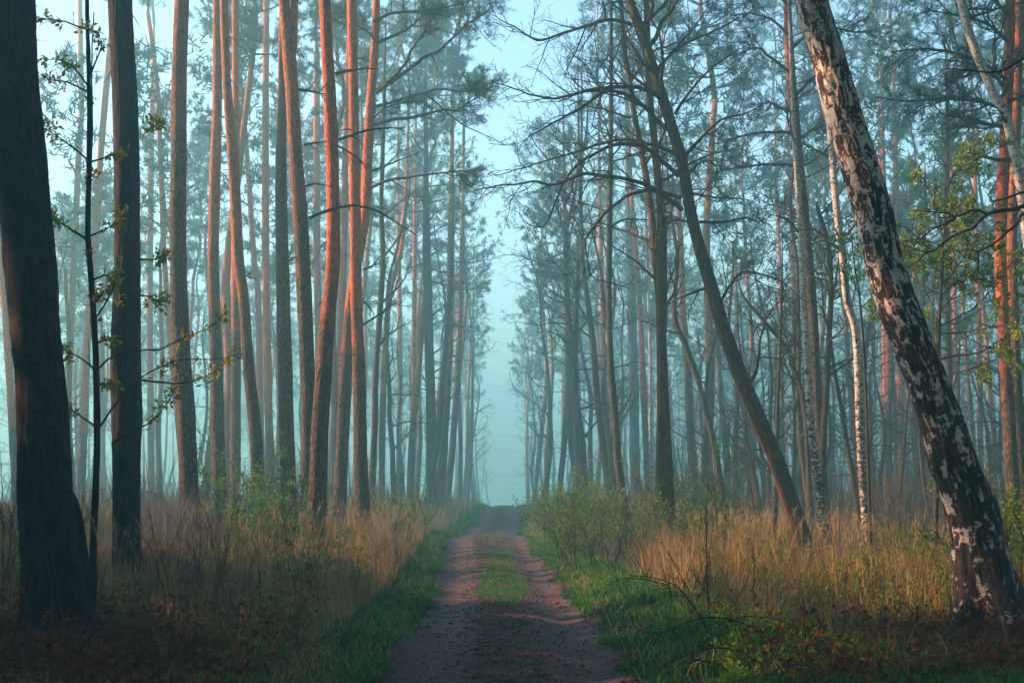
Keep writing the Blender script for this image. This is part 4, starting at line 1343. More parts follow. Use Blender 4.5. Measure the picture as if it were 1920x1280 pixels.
n_ = 0
while n_ < 34:                                          # slim young growth crowding the mixed wood
    y = random.uniform(27, 58)
    x = random.uniform(3.6 + 0.04 * y, 0.43 * y)
    if not free(x, y, 1.3):
        continue
    n_ += 1
    put_bare(x, y, n_, random.uniform(0.4, 0.75), random.random() * 6.28, "slim dark young tree in the shade behind the " + near_name(x, y), "slim young trees behind the alders")

# unseen trees added around the viewpoint to shade the near air and ground
rng = np.random.default_rng(77)
mbw = MB()
around = []
while len(around) < 330:
    x, y = rng.uniform(-44, 48), rng.uniform(-48, 78)
    if abs(x) < 2.6 or (y > 3 and abs(x) < 0.42 * y + 1.0):
        continue
    if x < -9 and 12.5 < y < 38:      # gap left in the added trees to let the low sun in
        continue
    if all((x - a) ** 2 + (y - b) ** 2 > 5.5 for a, b in around):
        around.append((x, y))
for (x, y) in around:
    t_, C, R, H = PV[int(rng.integers(5))]
    p = np.array([x, y, float(ground_z(x, y))])
    tubes(mbw, (C + p)[::4], R[::4], 6)
    for me, mt in zip(CROWNS[int(rng.integers(5))], (0, 1)):
        vv = np.zeros(len(me.vertices) * 3, np.float32)
        me.vertices.foreach_get("co", vv)
        vv = vv.reshape(-1, 3)[: 0 if mt == 0 else None]
        if mt == 1:
            k_ = len(vv) // 3
            sel = rng.random(k_) < 0.022
            tri = vv.reshape(k_, 3, 3)[sel]
            cc = tri.mean(1, keepdims=True)
            tri = cc + (tri - cc) * 9.5
            mbw.add(tri.reshape(-1, 3) * (np.array([2.0, 2.0, 1.15]) if y < 20 else 1.0) + p + C[-1], None, np.arange(len(tri) * 3).reshape(-1, 3), tint=np.repeat(rng.random(len(tri)), 3), mat=1)  # crowns coarsened, and widened close by, to block more sky
shade_trees = []  # low trees added out of view to keep sun off the track
while len(shade_trees) < 52:
    y = rng.uniform(4, 33)
    x = -0.43 * y - 3.4 - 5.0 * rng.random()
    if all((x - a) ** 2 + (y - b) ** 2 > 1.2 for a, b in shade_trees):
        shade_trees.append((x, y))
for (x, y) in shade_trees:
    p = np.array([x, y, float(ground_z(x, y)) + 0.2])
    me = CROWNS[int(rng.integers(5))][1]
    vv = np.zeros(len(me.vertices) * 3, np.float32)
    me.vertices.foreach_get("co", vv)
    tri = vv.reshape(-1, 3, 3)
    tri = tri[rng.random(len(tri)) < 0.08]
    cc = tri.mean(1, keepdims=True)
    tri = (cc + (tri - cc) * 4.6) * np.array([0.75, 0.75, 0.64 if y < 16 else 0.49])
    mbw.add(tri.reshape(-1, 3) + p, None, np.arange(len(tri) * 3).reshape(-1, 3), tint=np.repeat(rng.random(len(tri)), 3), mat=1)
    tubes(mbw, p + np.array([[0, 0, -0.3], [0, 0, 2.5], [0, 0, 5.0]]), np.array([0.07, 0.05, 0.02]), 6)
tag(obj("shade_wood", mbw.mesh("shade_wood", [M['pine_far'], M['needle']], False)), "pine wood going on around the track", "wood", None, "stuff")

# the far-off wood on both sides, which reads as one mass in the mist
rng = np.random.default_rng(78)
mbf = MB()
nf = 0
while nf < 280:
    y = 48 + 190 * rng.random() ** 1.3
    sg = -1 if rng.random() < 0.32 else 1
    x = float(road_c(y)) + sg * (5.5 + 0.04 * y + rng.random() * (0.52 * y + 8))
    if not free(x, y, 1.6):
        continue
    nf += 1
    t_, C, R, H = PV[int(rng.integers(5))]
    sc = 0.8 + 0.4 * rng.random()
    p = np.array([x, y, float(ground_z(x, y))])
    tubes(mbf, (C * sc + p)[::3], R[::3] * sc, 6)
    vv = np.zeros(len(CROWNS[nf % 5][1].vertices) * 3, np.float32)
    CROWNS[nf % 5][1].vertices.foreach_get("co", vv)
    tri = vv.reshape(-1, 3, 3)
    tri = tri[rng.random(len(tri)) < 0.03]
    cc = tri.mean(1, keepdims=True)
    tri = (cc + (tri - cc) * 5.0) * sc
    mbf.add(tri.reshape(-1, 3) + p + C[-1] * sc, None, np.arange(len(tri) * 3).reshape(-1, 3), tint=np.repeat(rng.random(len(tri)), 3), mat=1)
    # thin undergrowth at its foot
    n_ = 34 if sg > 0 else 22
    q = p + np.column_stack([rng.normal(size=n_) * 1.6, rng.normal(size=n_) * 1.6, np.zeros(n_)])
    tip = q + np.column_stack([rng.normal(size=n_) * 0.5, rng.normal(size=n_) * 0.5, 1.0 + (4.0 if sg > 0 else 2.4) * rng.random(n_) ** 1.5])
    tubes(mbf, np.stack([q, (q + tip) / 2 + rng.normal(size=q.shape) * 0.1, tip], 1), np.tile([0.03, 0.02, 0.008], (n_, 1)), 3, mat=2)
tag(obj("far_wood", mbf.mesh("far_wood", [M['pine_far'], M['needle'], M['twig']], False)), "distant pine wood merging into the mist on both sides of the track", "wood", None, "stuff")

# ------------------------------------------------------------------ shrubs
SV = []


def make_shrub(seed, H, stems, spread, leafmat=None, nleaf=3, size=0.03, k2=6, k3=4, r=0.010):
    rng = np.random.default_rng(seed)
    P, R = [], []
    for i in range(stems):
        az = rng.random() * 6.28
        p0 = np.array([math.cos(az), math.sin(az), 0]) * 0.15 * rng.random()
        dv = norm(np.array([math.cos(az) * spread * rng.random(), math.sin(az) * spread * rng.random(), 1.0]))
        L = H * (0.55 + 0.5 * rng.random())
        pts = [p0 - np.array([0, 0, 0.08])]
        for s in range(8):
            dv = norm(dv + rng.normal(size=3) * 0.12)
            pts.append(pts[-1] + dv * L / 8)
        P.append(pts)
        R.append(np.linspace(r * (0.6 + 0.6 * rng.random()), 0.003, 9))
    P, R = np.array(P), np.array(R)
    A, AR = spawn(P, R, k2, 0.4, 0.75, 5, rng, up=0.15, wig=0.18, tmin=0.2, rmin=0.0028)
    B, BR = spawn(A, AR, k3, 0.5, 0.75, 4, rng, up=0.1, wig=0.2, tmin=0.2, rmin=0.002)
    sm, fm = MB(), MB()
    tubes(sm, P, R, 5, tint=rng.random(len(P)))
    tubes(sm, A, AR, 4, tint=rng.random(len(A)))
    tubes(sm, B, BR, 3, tint=rng.random(len(B)))
    if leafmat:
        leaves(fm, A, rng, nleaf + 1, size * 1.3, 0.2)
        leaves(fm, B, rng, nleaf + 1, size * 1.3, 0.1)
        leaves(fm, P, rng, nleaf * 2, size, 0.35)
        return sm.mesh("stems", M['twig']), fm.mesh("foliage", M[leafmat], False)
    return sm.mesh("stems", M['stem']), None


SV_GREEN = [make_shrub(1000 + i, 1.5, 7, 0.6, 'leaf', 3, 0.032) for i in range(3)]
SV_DEEP = [make_shrub(1010 + i, 1.3, 6, 0.5, 'leaf_deep', 3, 0.034) for i in range(3)]
SV_SPARSE = [make_shrub(1020 + i, 1.2, 6, 0.55, 'leaf', 1, 0.03, 5, 3) for i in range(3)]
SV_BARE = [make_shrub(1030 + i, 1.6, 7, 0.5, None, k2=7, k3=4, r=0.011) for i in range(4)]


def put_shrub(v, x, y, sc, label, group=None, name="shrub", sz=1.0):
    st_, fo = v
    root = thing(name, (x, y, float(ground_z(x, y)) - 0.02), label, "shrub", group)
    root.rotation_euler = (0, 0, random.random() * 6.28)
    root.scale = (sc, sc, sc * sz)
    obj("stems", st_, root)
    if fo:
        obj("foliage", fo, root)
    return root


def at_px(u, d):
    return float((u - 960) / F * d)


random.seed(21)
# bramble bush along the right verge
for i in range(40):
    d = random.uniform(20.5, 38)
    x = float(road_c(d)) + 1.35 + random.random() ** 1.2 * 2.6 * (1.0 if d < 30 else 0.8)
    v = (SV_GREEN, SV_DEEP, SV_GREEN, SV_SPARSE)[i % 4][i % 3]
    put_shrub(v, x, d, random.uniform(0.75, 1.15), "leafy green bramble bush by the track edge in front of the " + near_name(x, d), "leafy bushes massed along the track edge")
# green bushes among the pine feet on the left
for i in range(14):
    d = random.uniform(21, 29)
    u = random.uniform(375, 560)
    v = (SV_DEEP, SV_GREEN)[i % 2][i % 3]
    put_shrub(v, at_px(u, d), d, random.uniform(1.0, 1.55), "green bush in young leaf at the foot of the " + near_name(at_px(u, d), d), "green bushes among the pine feet")
for i in range(12):
    d = random.uniform(22, 36)
    u = random.uniform(690, 850)
    x = at_px(u, d)
    if x > float(road_c(d)) - 1.6:
        x = float(road_c(d)) - 1.6 - random.random() * 1.5
    put_shrub((SV_SPARSE, SV_GREEN)[i % 2][i % 3], x, d, random.uniform(0.7, 1.1), "thin olive-green bush in the dry grass past the fiery orange pine", "olive bushes in the far dry grass")
for i, (u, d, s) in enumerate([(575, 14.5, 0.8), (600, 15.5, 0.75), (545, 15, 0.7), (640, 17, 0.7), (665, 16, 0.6), (520, 16.5, 0.8), (480, 17.5, 0.8), (430, 17, 0.75), (690, 18.5, 0.7), (590, 18, 0.85)]):
    put_shrub((SV_DEEP, SV_GREEN, SV_SPARSE)[i % 3][i % 3], at_px(u, d), d, s, "small green shrub sprouting from the tall dry grass", "small shrubs in the dry grass")
# understorey on the right between bush and big birch
for i in range(30):
    d = random.uniform(12.5, 21)
    u = random.uniform(1400, 1900) if i % 3 else random.uniform(1280, 1500)
    put_shrub((SV_SPARSE, SV_GREEN, SV_SPARSE)[i % 3][(i // 3) % 3], at_px(u, d), d, random.uniform(0.5, 0.85), "low twiggy shrub with few leaves in the undergrowth left of the big birch" if u < 1780 else "low twiggy shrub with few leaves around the big birch foot",
              "twiggy undergrowth shrubs by the big birch")
for i in range(6):
    d = random.uniform(12.5, 17)
    u = random.uniform(1880, 1960)
    put_shrub(SV_GREEN[i % 3], at_px(u, d), d, random.uniform(0.9, 1.3), "leafy shrub standing behind the big birch foot", "leafy shrubs behind the big birch")
put_shrub(SV_DEEP[1], at_px(1310, 20.5), 20.5, 1.25, "slender upright shrub with vivid green leaves left of the leaning alder foot", None, "shrub", 1.15)
# leafless thickets further in
for i in range(46):
    d = random.uniform(23, 42)
    u = random.uniform(1180, 1930)
    put_shrub(SV_BARE[i % 4], at_px(u, d), d, random.uniform(0.9, 1.7), "leafless twiggy shrub in the dim wood behind the " + near_name(at_px(u, d), d), "leafless shrubs in the wood behind the alders")
for i in range(34):
    d = random.uniform(22, 42)
    u = random.uniform(-10, 720)
    put_shrub(SV_BARE[i % 4], at_px(u, d), d, random.uniform(0.8, 1.5), "leafless twiggy shrub among the pines behind the " + near_name(at_px(u, d), d), "leafless shrubs among the pines")
for i in range(12):
    d = random.uniform(44, 68)
    sg = -1 if i % 2 else 1
    put_shrub((SV_SPARSE, SV_GREEN, SV_BARE)[i % 3][i % 3], float(road_c(d)) + sg * random.uniform(1.5, 3.2), d, random.uniform(0.6, 1.0), "small misty bush where the track tops the rise", "misty bushes where the track tops the rise")
for i, (u, d, s) in enumerate([(20, 14, 1.3), (60, 17, 1.3), (130, 15.5, 1.0), (320, 13.5, 0.75), (352, 14.2, 0.8), (398, 13.8, 0.85), (440, 14.8, 0.8), (300, 16, 0.8)]):
    put_shrub(SV_BARE[i % 4], at_px(u, d), d, s, "dark leafless sapling clump in the dry grass near the two dark trunks", "leafless saplings by the dark trunks")

# ------------------------------------------------------------------ bramble canes arching over the right verge
canes = [[(1255, 1105), (1230, 1090), (1190, 1082), (1150, 1088), (1110, 1112)],
         [(1335, 1205), (1310, 1150), (1270, 1100), (1225, 1083), (1185, 1080)],
         [(1500, 1235), (1440, 1190), (1380, 1165), (1320, 1160), (1240, 1190), (1180, 1178)],
         [(1580, 1260), (1500, 1180), (1430, 1165), (1380, 1175)],
         [(1440, 1280), (1400, 1225), (1330, 1208), (1270, 1222), (1215, 1245)],
         [(1515, 1300), (1514, 1220), (1512, 1150), (1510, 1100)],
         [(1340, 1220), (1328, 1150), (1322, 1060), (1320, 980), (1318, 930)],
         [(1425, 1190), (1420, 1120), (1424, 1050), (1418, 1000)],
         [(1300, 1240), (1360, 1250), (1420, 1240), (1480, 1265)]]
for i, px in enumerate(canes):
    d = [13.2, 11.8, 10.8, 10.6, 10.0, 9.7, 11.8, 12.2, 10.2][i]
    P0 = unproj(px[0][0], px[0][1], d)
    base = np.array([P0[0], d, float(ground_z(P0[0], d))])
    root = thing("bramble_cane", tuple(base), "thin dark bramble cane arching above the bright green verge grass" if i not in (5, 6, 7) else "thin dark upright bramble cane standing in the verge grass",
                 "bramble", "arching bramble canes" if i not in (5, 6, 7) else "upright bramble canes")
    rng = np.random.default_rng(1100 + i)
    W = np.array([unproj(u, v, d) for u, v in px])
    if W[0][2] > base[2]:
        W = np.vstack([base - [0, 0, 0.05], W])
    n = 40
    C = smooth_line(W, n)
    C[:, 1] += np.linspace(0, rng.normal() * 0.3, n)
    mb = MB()
    R = np.linspace(0.008, 0.003, n)
    tubes(mb, C - base, R, 6)
    A, AR = spawn((C - base)[None], R[None], 9, 0.2, 0.8, 5, rng, rmin=0.002, absl=0.35, wig=0.15)
    obj("cane", mb.mesh("cane", M['twig']), root)
    tm, fm = MB(), MB()
    tubes(tm, A, AR, 3)
    leaves(fm, A, rng, 2, 0.03)
    obj("twigs", tm.mesh("twigs", M['twig']), root)
    obj("foliage", fm.mesh("foliage", M['leaf_deep'], False), root)

# ------------------------------------------------------------------ bracken
BV = []
for sd in range(4):
    rng = np.random.default_rng(1200 + sd)
    rm, fm = MB(), MB()
    for f in range(7):
        az = rng.random() * 6.28
        L = 0.55 + 0.4 * rng.random()
        n = 16
        s = np.linspace(0, 1, n)
        out = L * (0.25 * s + 0.75 * s ** 1.6)
        zz = L * (0.95 * s - 1.0 * s ** 2.3) * (0.6 + 0.6 * rng.random())
        side = np.cumsum(rng.normal(size=n) * 0.012)
        C = np.column_stack([np.cos(az) * out - np.sin(az) * side, np.sin(az) * out + np.cos(az) * side, zz])
        tubes(rm, C, np.linspace(0.005, 0.0015, n), 4, tint=[0.3])
        T = norm(np.gradient(C, axis=0))
        for sg in (-1, 1):
            sd_ = norm(np.cross(T, [0, 0, 1.0])) * sg
            for k in range(3, n):
                pl = 0.20 * math.sin(math.pi * min(1, (k - 1) / n)) ** 0.7 * L + 0.02
                d_ = norm(sd_[k] + T[k] * 0.5 + rng.normal(size=3) * 0.25 - np.array([0, 0, 0.35 * rng.random()]))
                m = 6
                q = C[k] + d_[None] * (np.linspace(0, 1, m) * pl)[:, None] - np.array([0, 0, 1.0]) * (np.linspace(0, 1, m) ** 2 * pl * 0.35)[:, None]
                up = norm(np.cross(d_, sd_[k] + 0.3))
                for j in range(m - 1):
                    for g in (-1, 1):
                        e = norm(T[k] * g + d_ * 0.5 + rng.normal(size=3) * 0.3) * 0.032 * (1 - j / m)
                        w = d_ * 0.011
                        fm.add([q[j] - w * 0.5, q[j] + w * 0.8, q[j] + e], None, [[0, 1, 2]], tint=[min(1, max(0, rng.normal(0.5, 0.25)))] * 3)
    BV.append((rm.mesh("stalks", M['stem']), fm.mesh("fronds", M['bracken'], False)))
random.seed(31)


def put_bracken(x, y, sc, label, group):
    st_, fo = BV[random.randrange(4)]
    root = thing("bracken", (x, y, float(ground_z(x, y)) - 0.02), label, "fern", group)
    root.rotation_euler = (random.gauss(0, .1), random.gauss(0, .1), random.random() * 6.28)
    root.scale = (sc,) * 3
    obj("stalks", st_, root)
    obj("fronds", fo, root)


for i in range(64):
    d = random.uniform(9.2, 12.8)
    u = random.uniform(1600, 1960) if i % 4 else random.uniform(1450, 1700)
    put_bracken(at_px(u, d), d, random.uniform(0.6, 1.0), "rust-red dead bracken collapsed in front of the big leaning birch", "dead bracken by the big birch")
for i in range(72):
    d = random.uniform(9.2, 14.5)
    u = random.uniform(-30, 330) if i % 3 else random.uniform(300, 560)
    put_bracken(at_px(u, d), d, random.uniform(0.6, 1.0), "brown dead bracken lying around the massive dark trunk", "dead bracken by the massive trunk")

# ------------------------------------------------------------------ grasses (nobody could count these)
def scatter(n, y0, y1, xfun, rng, p=1.0):
    y = y0 + (y1 - y0) * rng.random(n) ** p
    x = xfun(y, rng.random(n))
    return x, y


def clumped(x, y, rng, freq=1.2, thr=0.0, seed=5):
    return fbm(x * freq, y * freq, 0.4, seed, 3) + rng.normal(size=len(x)) * 0.12 > thr


rng = np.random.default_rng(41)
mb = MB()
# tall dry grass, left side
x, y = scatter(72000, 12.2, 42, lambda yy, r: road_c(yy) - 1.45 - 0.35 * np.exp(-(yy - 9) / 6) * 1.5 - r ** 1.15 * (0.36 * yy - 0.3), rng, 1.35)
k = clumped(x, y, rng, 0.8, -0.22, 5)
x, y = x[k], y[k]
dz = sstep(0, 1.2, (road_c(y) - 1.3) - x)
h = (0.40 + 0.60 * rng.random(len(x))) * (0.55 + 0.45 * dz) * (0.9 + 0.5 * fbm(x * 0.5, y * 0.5, 2.0, 8))
keep = rng.random(len(x)) < 0.15 + 0.85 * sstep(12.5, 16.5, y)
x, y, h = x[keep], y[keep], (h * (0.45 + 0.55 * sstep(12, 16, y)))[keep]
blades(mb, np.column_stack([x, y, ground_z(x, y) - 0.02]), h, 0.006 + 0.006 * rng.random(len(x)) + y * 0.00015, np.clip(0.30 + 0.75 * fbm(x * 0.9, y * 0.9, 3.0, 61) + 0.28 * rng.normal(size=len(x)), 0.04, 1.3), rng, az=7.0 * fbm(x * 0.5, y * 0.5, 4.0, 62) + 0.7 * rng.normal(size=len(x)), segs=2,
       tint=np.clip(rng.beta(2.2, 2.2, len(x)) * 0.8 + 0.3 * fbm(x * 0.6, y * 0.6, 1.0, 15) + 0.08, 0, 1))
# tall dry grass, right side
x, y = scatter(40000, 12.0, 36, lambda yy, r: road_c(yy) + 2.1 + 0.5 * np.exp(-(yy - 9) / 8) + r ** 1.1 * (0.38 * yy - 1.2), rng, 1.3)
u_ = x / y * F + 960
keep = clumped(x, y, rng, 0.9, -0.05, 6) | ((u_ > 1200) & (u_ < 1440) & (rng.random(len(x)) < 0.8))
keep &= ~((u_ > 1480) & (rng.random(len(x)) < 0.7))
keep &= ~((y > 20) & (u_ < 1230))
x, y = x[keep], y[keep]
h = (0.30 + 0.55 * rng.random(len(x))) * (0.9 + 0.5 * fbm(x * 0.5, y * 0.5, 2.0, 12))
blades(mb, np.column_stack([x, y, ground_z(x, y) - 0.02]), h, 0.006 + 0.006 * rng.random(len(x)) + y * 0.00015, np.clip(0.38 + 0.8 * fbm(x * 0.9, y * 0.9, 3.0, 63) + 0.3 * rng.normal(size=len(x)), 0.05, 1.4), rng, az=7.0 * fbm(x * 0.5, y * 0.5, 4.0, 64) + 0.7 * rng.normal(size=len(x)), segs=2,
       tint=np.clip(rng.beta(2.2, 2.2, len(x)) * 0.85 + 0.3 * fbm(x * 0.6, y * 0.6, 1.0, 16), 0, 1))
# straw among the green verges
x, y = scatter(5200, 8.4, 40, lambda yy, r: road_c(yy) + np.where(rng.random(len(yy)) < 0.5, -1, 1) * (1.05 + r * 1.1), rng, 1.5)
k = clumped(x, y, rng, 1.4, -0.05, 66)
x, y = x[k], y[k]
blades(mb, np.column_stack([x, y, ground_z(x, y) - 0.01]), 0.12 + 0.26 * rng.random(len(x)), np.full(len(x), 0.007), 0.3 + 0.9 * rng.random(len(x)), rng, segs=2, tint=0.4 + 0.5 * rng.random(len(x)))
# fallen, flattened straw
x, y = scatter(22000, 8.0, 26, lambda yy, r: np.where(rng.random(len(yy)) < 0.6, road_c(yy) - 1.6 - r * 0.34 * yy, road_c(yy) + 2.3 + r * 0.36 * yy), rng, 1.3)
blades(mb, np.column_stack([x, y, ground_z(x, y) + 0.02]), 0.12 + 0.16 * rng.random(len(x)), np.full(len(x), 0.006), 1.2 + 1.8 * rng.random(len(x)), rng, segs=2)
x, y = scatter(20000, 38, 75, lambda yy, r: road_c(yy) + np.where(rng.random(len(yy)) < 0.5, -1, 1) * (1.25 + r * 0.36 * yy), rng, 1.0)
blades(mb, np.column_stack([x, y, ground_z(x, y) - 0.02]), 0.35 + 0.65 * rng.random(len(x)), np.full(len(x), 0.018), np.abs(rng.normal(size=len(x))) * 0.4 + 0.05, rng, segs=2,
       tint=np.clip(rng.beta(2.2, 2.2, len(x)), 0, 1))
tag(obj("dry_grass", mb.mesh("dry_grass", M['dry'], False)), "tall straw-coloured dry grass along both verges", "grass", None, "stuff")

# plumed seed heads above the dry grass, as real tufts of spikelets
mb = MB()
x, y = scatter(900, 12, 30, lambda yy, r: np.where(rng.random(len(yy)) < 0.65, road_c(yy) - 1.7 - r * 0.30 * yy, road_c(yy) + 2.6 + r * 0.16 * yy), rng, 1.2)
zz = ground_z(x, y)
P0 = np.column_stack([x, y, zz])
az = rng.random(len(x)) * 6.28
hh = 0.8 + 0.45 * rng.random(len(x))
ln = 0.12 + 0.25 * rng.random(len(x))
ss = np.linspace(0, 1, 7)
P = np.stack([P0 + np.column_stack([np.cos(az) * ln * hh * s ** 2, np.sin(az) * ln * hh * s ** 2, hh * s * (1 - 0.1 * s)]) for s in ss], 1)
tubes(mb, P, np.tile(np.linspace(0.0030, 0.0012, 7), (len(x), 1)), 3, tint=rng.random(len(x)) * 0.7)
needles(mb, P, rng, 22, 0.055, 0.004, 0.2)
tag(obj("seed_heads", mb.mesh("seed_heads", M['dry'], False)), "feathery pale seed heads standing above the dry grass", "grass", None, "stuff")

# bleached grey grass behind the black trunk
mb = MB()
n = 7000
d = 18.0 + 6.5 * rng.random(n)
u_ = 322 + 42 * rng.normal(size=n)
x = (u_ - 960) / F * d
kk = clumped(x, d, rng, 1.6, -0.05, 90)
x, d = x[kk], d[kk]
n = len(x)
blades(mb, np.column_stack([x, d, ground_z(x, d)]), (0.55 + 0.75 * rng.random(n)) * (1 + 0.5 * fbm(x * 1.3, d * 1.3, 0, 91)), np.full(n, 0.008), np.abs(rng.normal(size=n)) * 0.2, rng)
tag(obj("bleached_grass", mb.mesh("bleached_grass", M['ashen'], False)), "pale grey bleached reedy grass behind the straight black trunk", "grass", None, "stuff")

# green verge grass
mb = MB()
x, y = scatter(38000, 8.2, 74, lambda yy, r: road_c(yy) - 1.12 + 0.15 * sstep(11, 20, yy) - 0.25 * fbm(yy * 1.3, 2.0, 1.0, 81, 4) - (r ** 1.3) * (0.55 + 0.75 * np.exp(-(yy - 9) / 3.5)), rng, 1.7)
k = clumped(x, y, rng, 2.0, -0.22, 50)
x, y = x[k], y[k]
h = (0.06 + 0.14 * rng.random(len(x))) * (1 + 1.1 * fbm(x * 1.6, y * 1.6, 0, 51))
blades(mb, np.column_stack([x, y, ground_z(x, y) - 0.01]), h, 0.008 + 0.007 * rng.random(len(x)) + y * 0.00015, 0.3 + 0.9 * rng.random(len(x)), rng, segs=2,
       tint=np.clip(0.42 + 0.42 * rng.normal(size=len(x)) + 0.6 * fbm(x * 1.5, y * 1.5, 0, 52), 0, 1))
x, y = scatter(60000, 8.2, 74, lambda yy, r: road_c(yy) + 1.12 - 0.15 * sstep(11, 20, yy) + 0.25 * fbm(yy * 1.3, 6.0, 1.0, 82, 4) + (r ** 1.2) * (0.6 + 2.0 * np.exp(-(yy - 9) / 5.0)), rng, 1.7)
k = clumped(x, y, rng, 1.9, -0.25, 53)
x, y = x[k], y[k]
aw = x - road_c(y) - 1.08
h = (0.08 + 0.17 * rng.random(len(x))) * (0.6 + 1.0 * sstep(0.1, 0.9, aw)) * (1 + 1.1 * fbm(x * 1.6, y * 1.6, 0, 54))
blades(mb, np.column_stack([x, y, ground_z(x, y) - 0.01]), h, 0.008 + 0.008 * rng.random(len(x)) + y * 0.00015, 0.3 + 1.0 * rng.random(len(x)), rng, segs=2,
       tint=np.clip(0.42 + 0.42 * rng.normal(size=len(x)) + 0.6 * fbm(x * 1.5, y * 1.5, 0, 55), 0, 1))
# tufts on the crown of the track and stray weeds in the ruts
for (u0, v0, ru, rv, n, hh) in [(943, 1100, 46, 34, 5200, 0.085), (935, 1062, 30, 24, 2600, 0.07), (985, 1192, 20, 8, 300, 0.035), (1048, 1160, 26, 4, 120, 0.03), (1045, 1180, 16, 3, 80, 0.03), (948, 1268, 36, 7, 420, 0.04), (937, 1042, 26, 9, 900, 0.10)]:
    a = rng.random(n) * 6.28
    r = np.sqrt(rng.random(n))
    u_, v_ = u0 + np.cos(a) * r * ru, v0 + np.sin(a) * r * rv
    d = CAM_H * F / np.maximum(v_ - 885, 20)
    x = (u_ - 960) / F * d
    k = clumped(x, d, rng, 3.0, -0.15, 57)
    x, d = x[k], d[k]
    blades(mb, np.column_stack([x, d, track_z(x, d) - 0.01]), hh * (0.5 + 0.8 * rng.random(len(x))), 0.006 + 0.004 * rng.random(len(x)), 0.5 + 0.8 * rng.random(len(x)), rng, segs=2,
           tint=np.clip(0.55 + 0.3 * rng.normal(size=len(x)), 0, 1))
tag(obj("green_grass", mb.mesh("green_grass", M['grass'], False)), "short bright green grass on the verges and the crown of the track", "grass", None, "stuff")

# yellowish moss and old grass on the crown of the track
mb = MB()
for (u0, v0, ru, rv, n, hh) in [(940, 1075, 34, 36, 2600, 0.03), (923, 1008, 22, 14, 1800, 0.03), (936, 990, 20, 9, 1500, 0.03), (925, 1022, 20, 8, 600, .02), (1095, 1103, 20, 8, 500, 0.03), (925, 1272, 30, 6, 300, 0.02)]:
    a = rng.random(n) * 6.28
    r = np.sqrt(rng.random(n))
    u_, v_ = u0 + np.cos(a) * r * ru, v0 + np.sin(a) * r * rv
    d = CAM_H * F / np.maximum(v_ - 885, 20)
    x = (u_ - 960) / F * d
    k = clumped(x, d, rng, 2.4, -0.12, 58)
    x, d = x[k], d[k]
    blades(mb, np.column_stack([x, d, track_z(x, d) - 0.008]), hh * (0.5 + 0.9 * rng.random(len(x))), 0.012 + 0.012 * rng.random(len(x)), 0.8 + 1.2 * rng.random(len(x)), rng, segs=2)
tag(obj("moss", mb.mesh("moss", M['moss'], False)), "yellow-green moss along the crown of the track", "moss", None, "stuff")

# small green herbs in the undergrowth on the right and left
mb = MB()
n = 7000
y = 9.6 + 12 * rng.random(n) ** 1.1
right = rng.random(n) < 0.82
u_ = np.where(right, 1330 + 560 * rng.random(n), 30 + 600 * rng.random(n))
x = (u_ - 960) / F * y
k = (np.abs(x - road_c(y)) > 1.7) & clumped(x, y, rng, 1.3, -0.05, 59) & ~((y < 12) & ((u_ > 1600) | (u_ < 420)))
x, y = x[k], y[k]
P0 = np.column_stack([x, y, ground_z(x, y)])
tp = P0 + np.column_stack([rng.normal(size=len(x)) * 0.08, rng.normal(size=len(x)) * 0.08, 0.08 + 0.30 * rng.random(len(x))])
P = np.stack([P0, (P0 + tp) / 2 + rng.normal(size=P0.shape) * 0.01, tp], 1)
tubes(mb, P, np.full((len(x), 3), 0.0022), 3)
leaves(mb, P, rng, 6, 0.038, 0.4, 0.15, 0.6, spread=0.02)
tag(obj("herbs", mb.mesh("herbs", M['leaf'], False)), "low green herbs scattered through the undergrowth", "herbs", None, "stuff")

# fallen sticks and stems in the undergrowth
mb = MB()
n = 1200
y = 9.0 + 16 * rng.random(n) ** 1.2
u_ = np.where(rng.random(n) < 0.5, rng.random(n) * 640, 1280 + 640 * rng.random(n))
x = (u_ - 960) / F * y
k = np.abs(x - road_c(y)) > 1.8
x, y = x[k], y[k]
P0 = np.column_stack([x, y, ground_z(x, y) + 0.02])
el = np.radians(np.where(rng.random(len(x)) < 0.55, rng.uniform(60, 90, len(x)), rng.uniform(5, 50, len(x))))
az = rng.random(len(x)) * 6.28
L = 0.25 + 0.75 * rng.random(len(x)) ** 1.5
dv = np.column_stack([np.cos(az) * np.cos(el), np.sin(az) * np.cos(el), np.sin(el)])
P = np.stack([P0 + dv * (L * s)[:, None] + rng.normal(size=P0.shape) * 0.02 for s in np.linspace(0, 1, 6)], 1)
tubes(mb, P, np.tile(np.linspace(0.0055, 0.002, 6), (len(x), 1)) * (0.6 + 0.8 * rng.random(len(x)))[:, None], 3, tint=rng.random(len(x)), cap=False)
A, AR = spawn(P, np.tile(np.linspace(0.004, 0.002, 6), (len(x), 1)), 3, 0.3, 0.7, 4, rng, rmin=0.0018)
tubes(mb, A, AR, 3, tint=rng.random(len(A)), cap=False)
tag(obj("dead_stems", mb.mesh("dead_stems", M['stem'])), "thin dead stems and sticks tangled in the undergrowth", "sticks", None, "stuff")

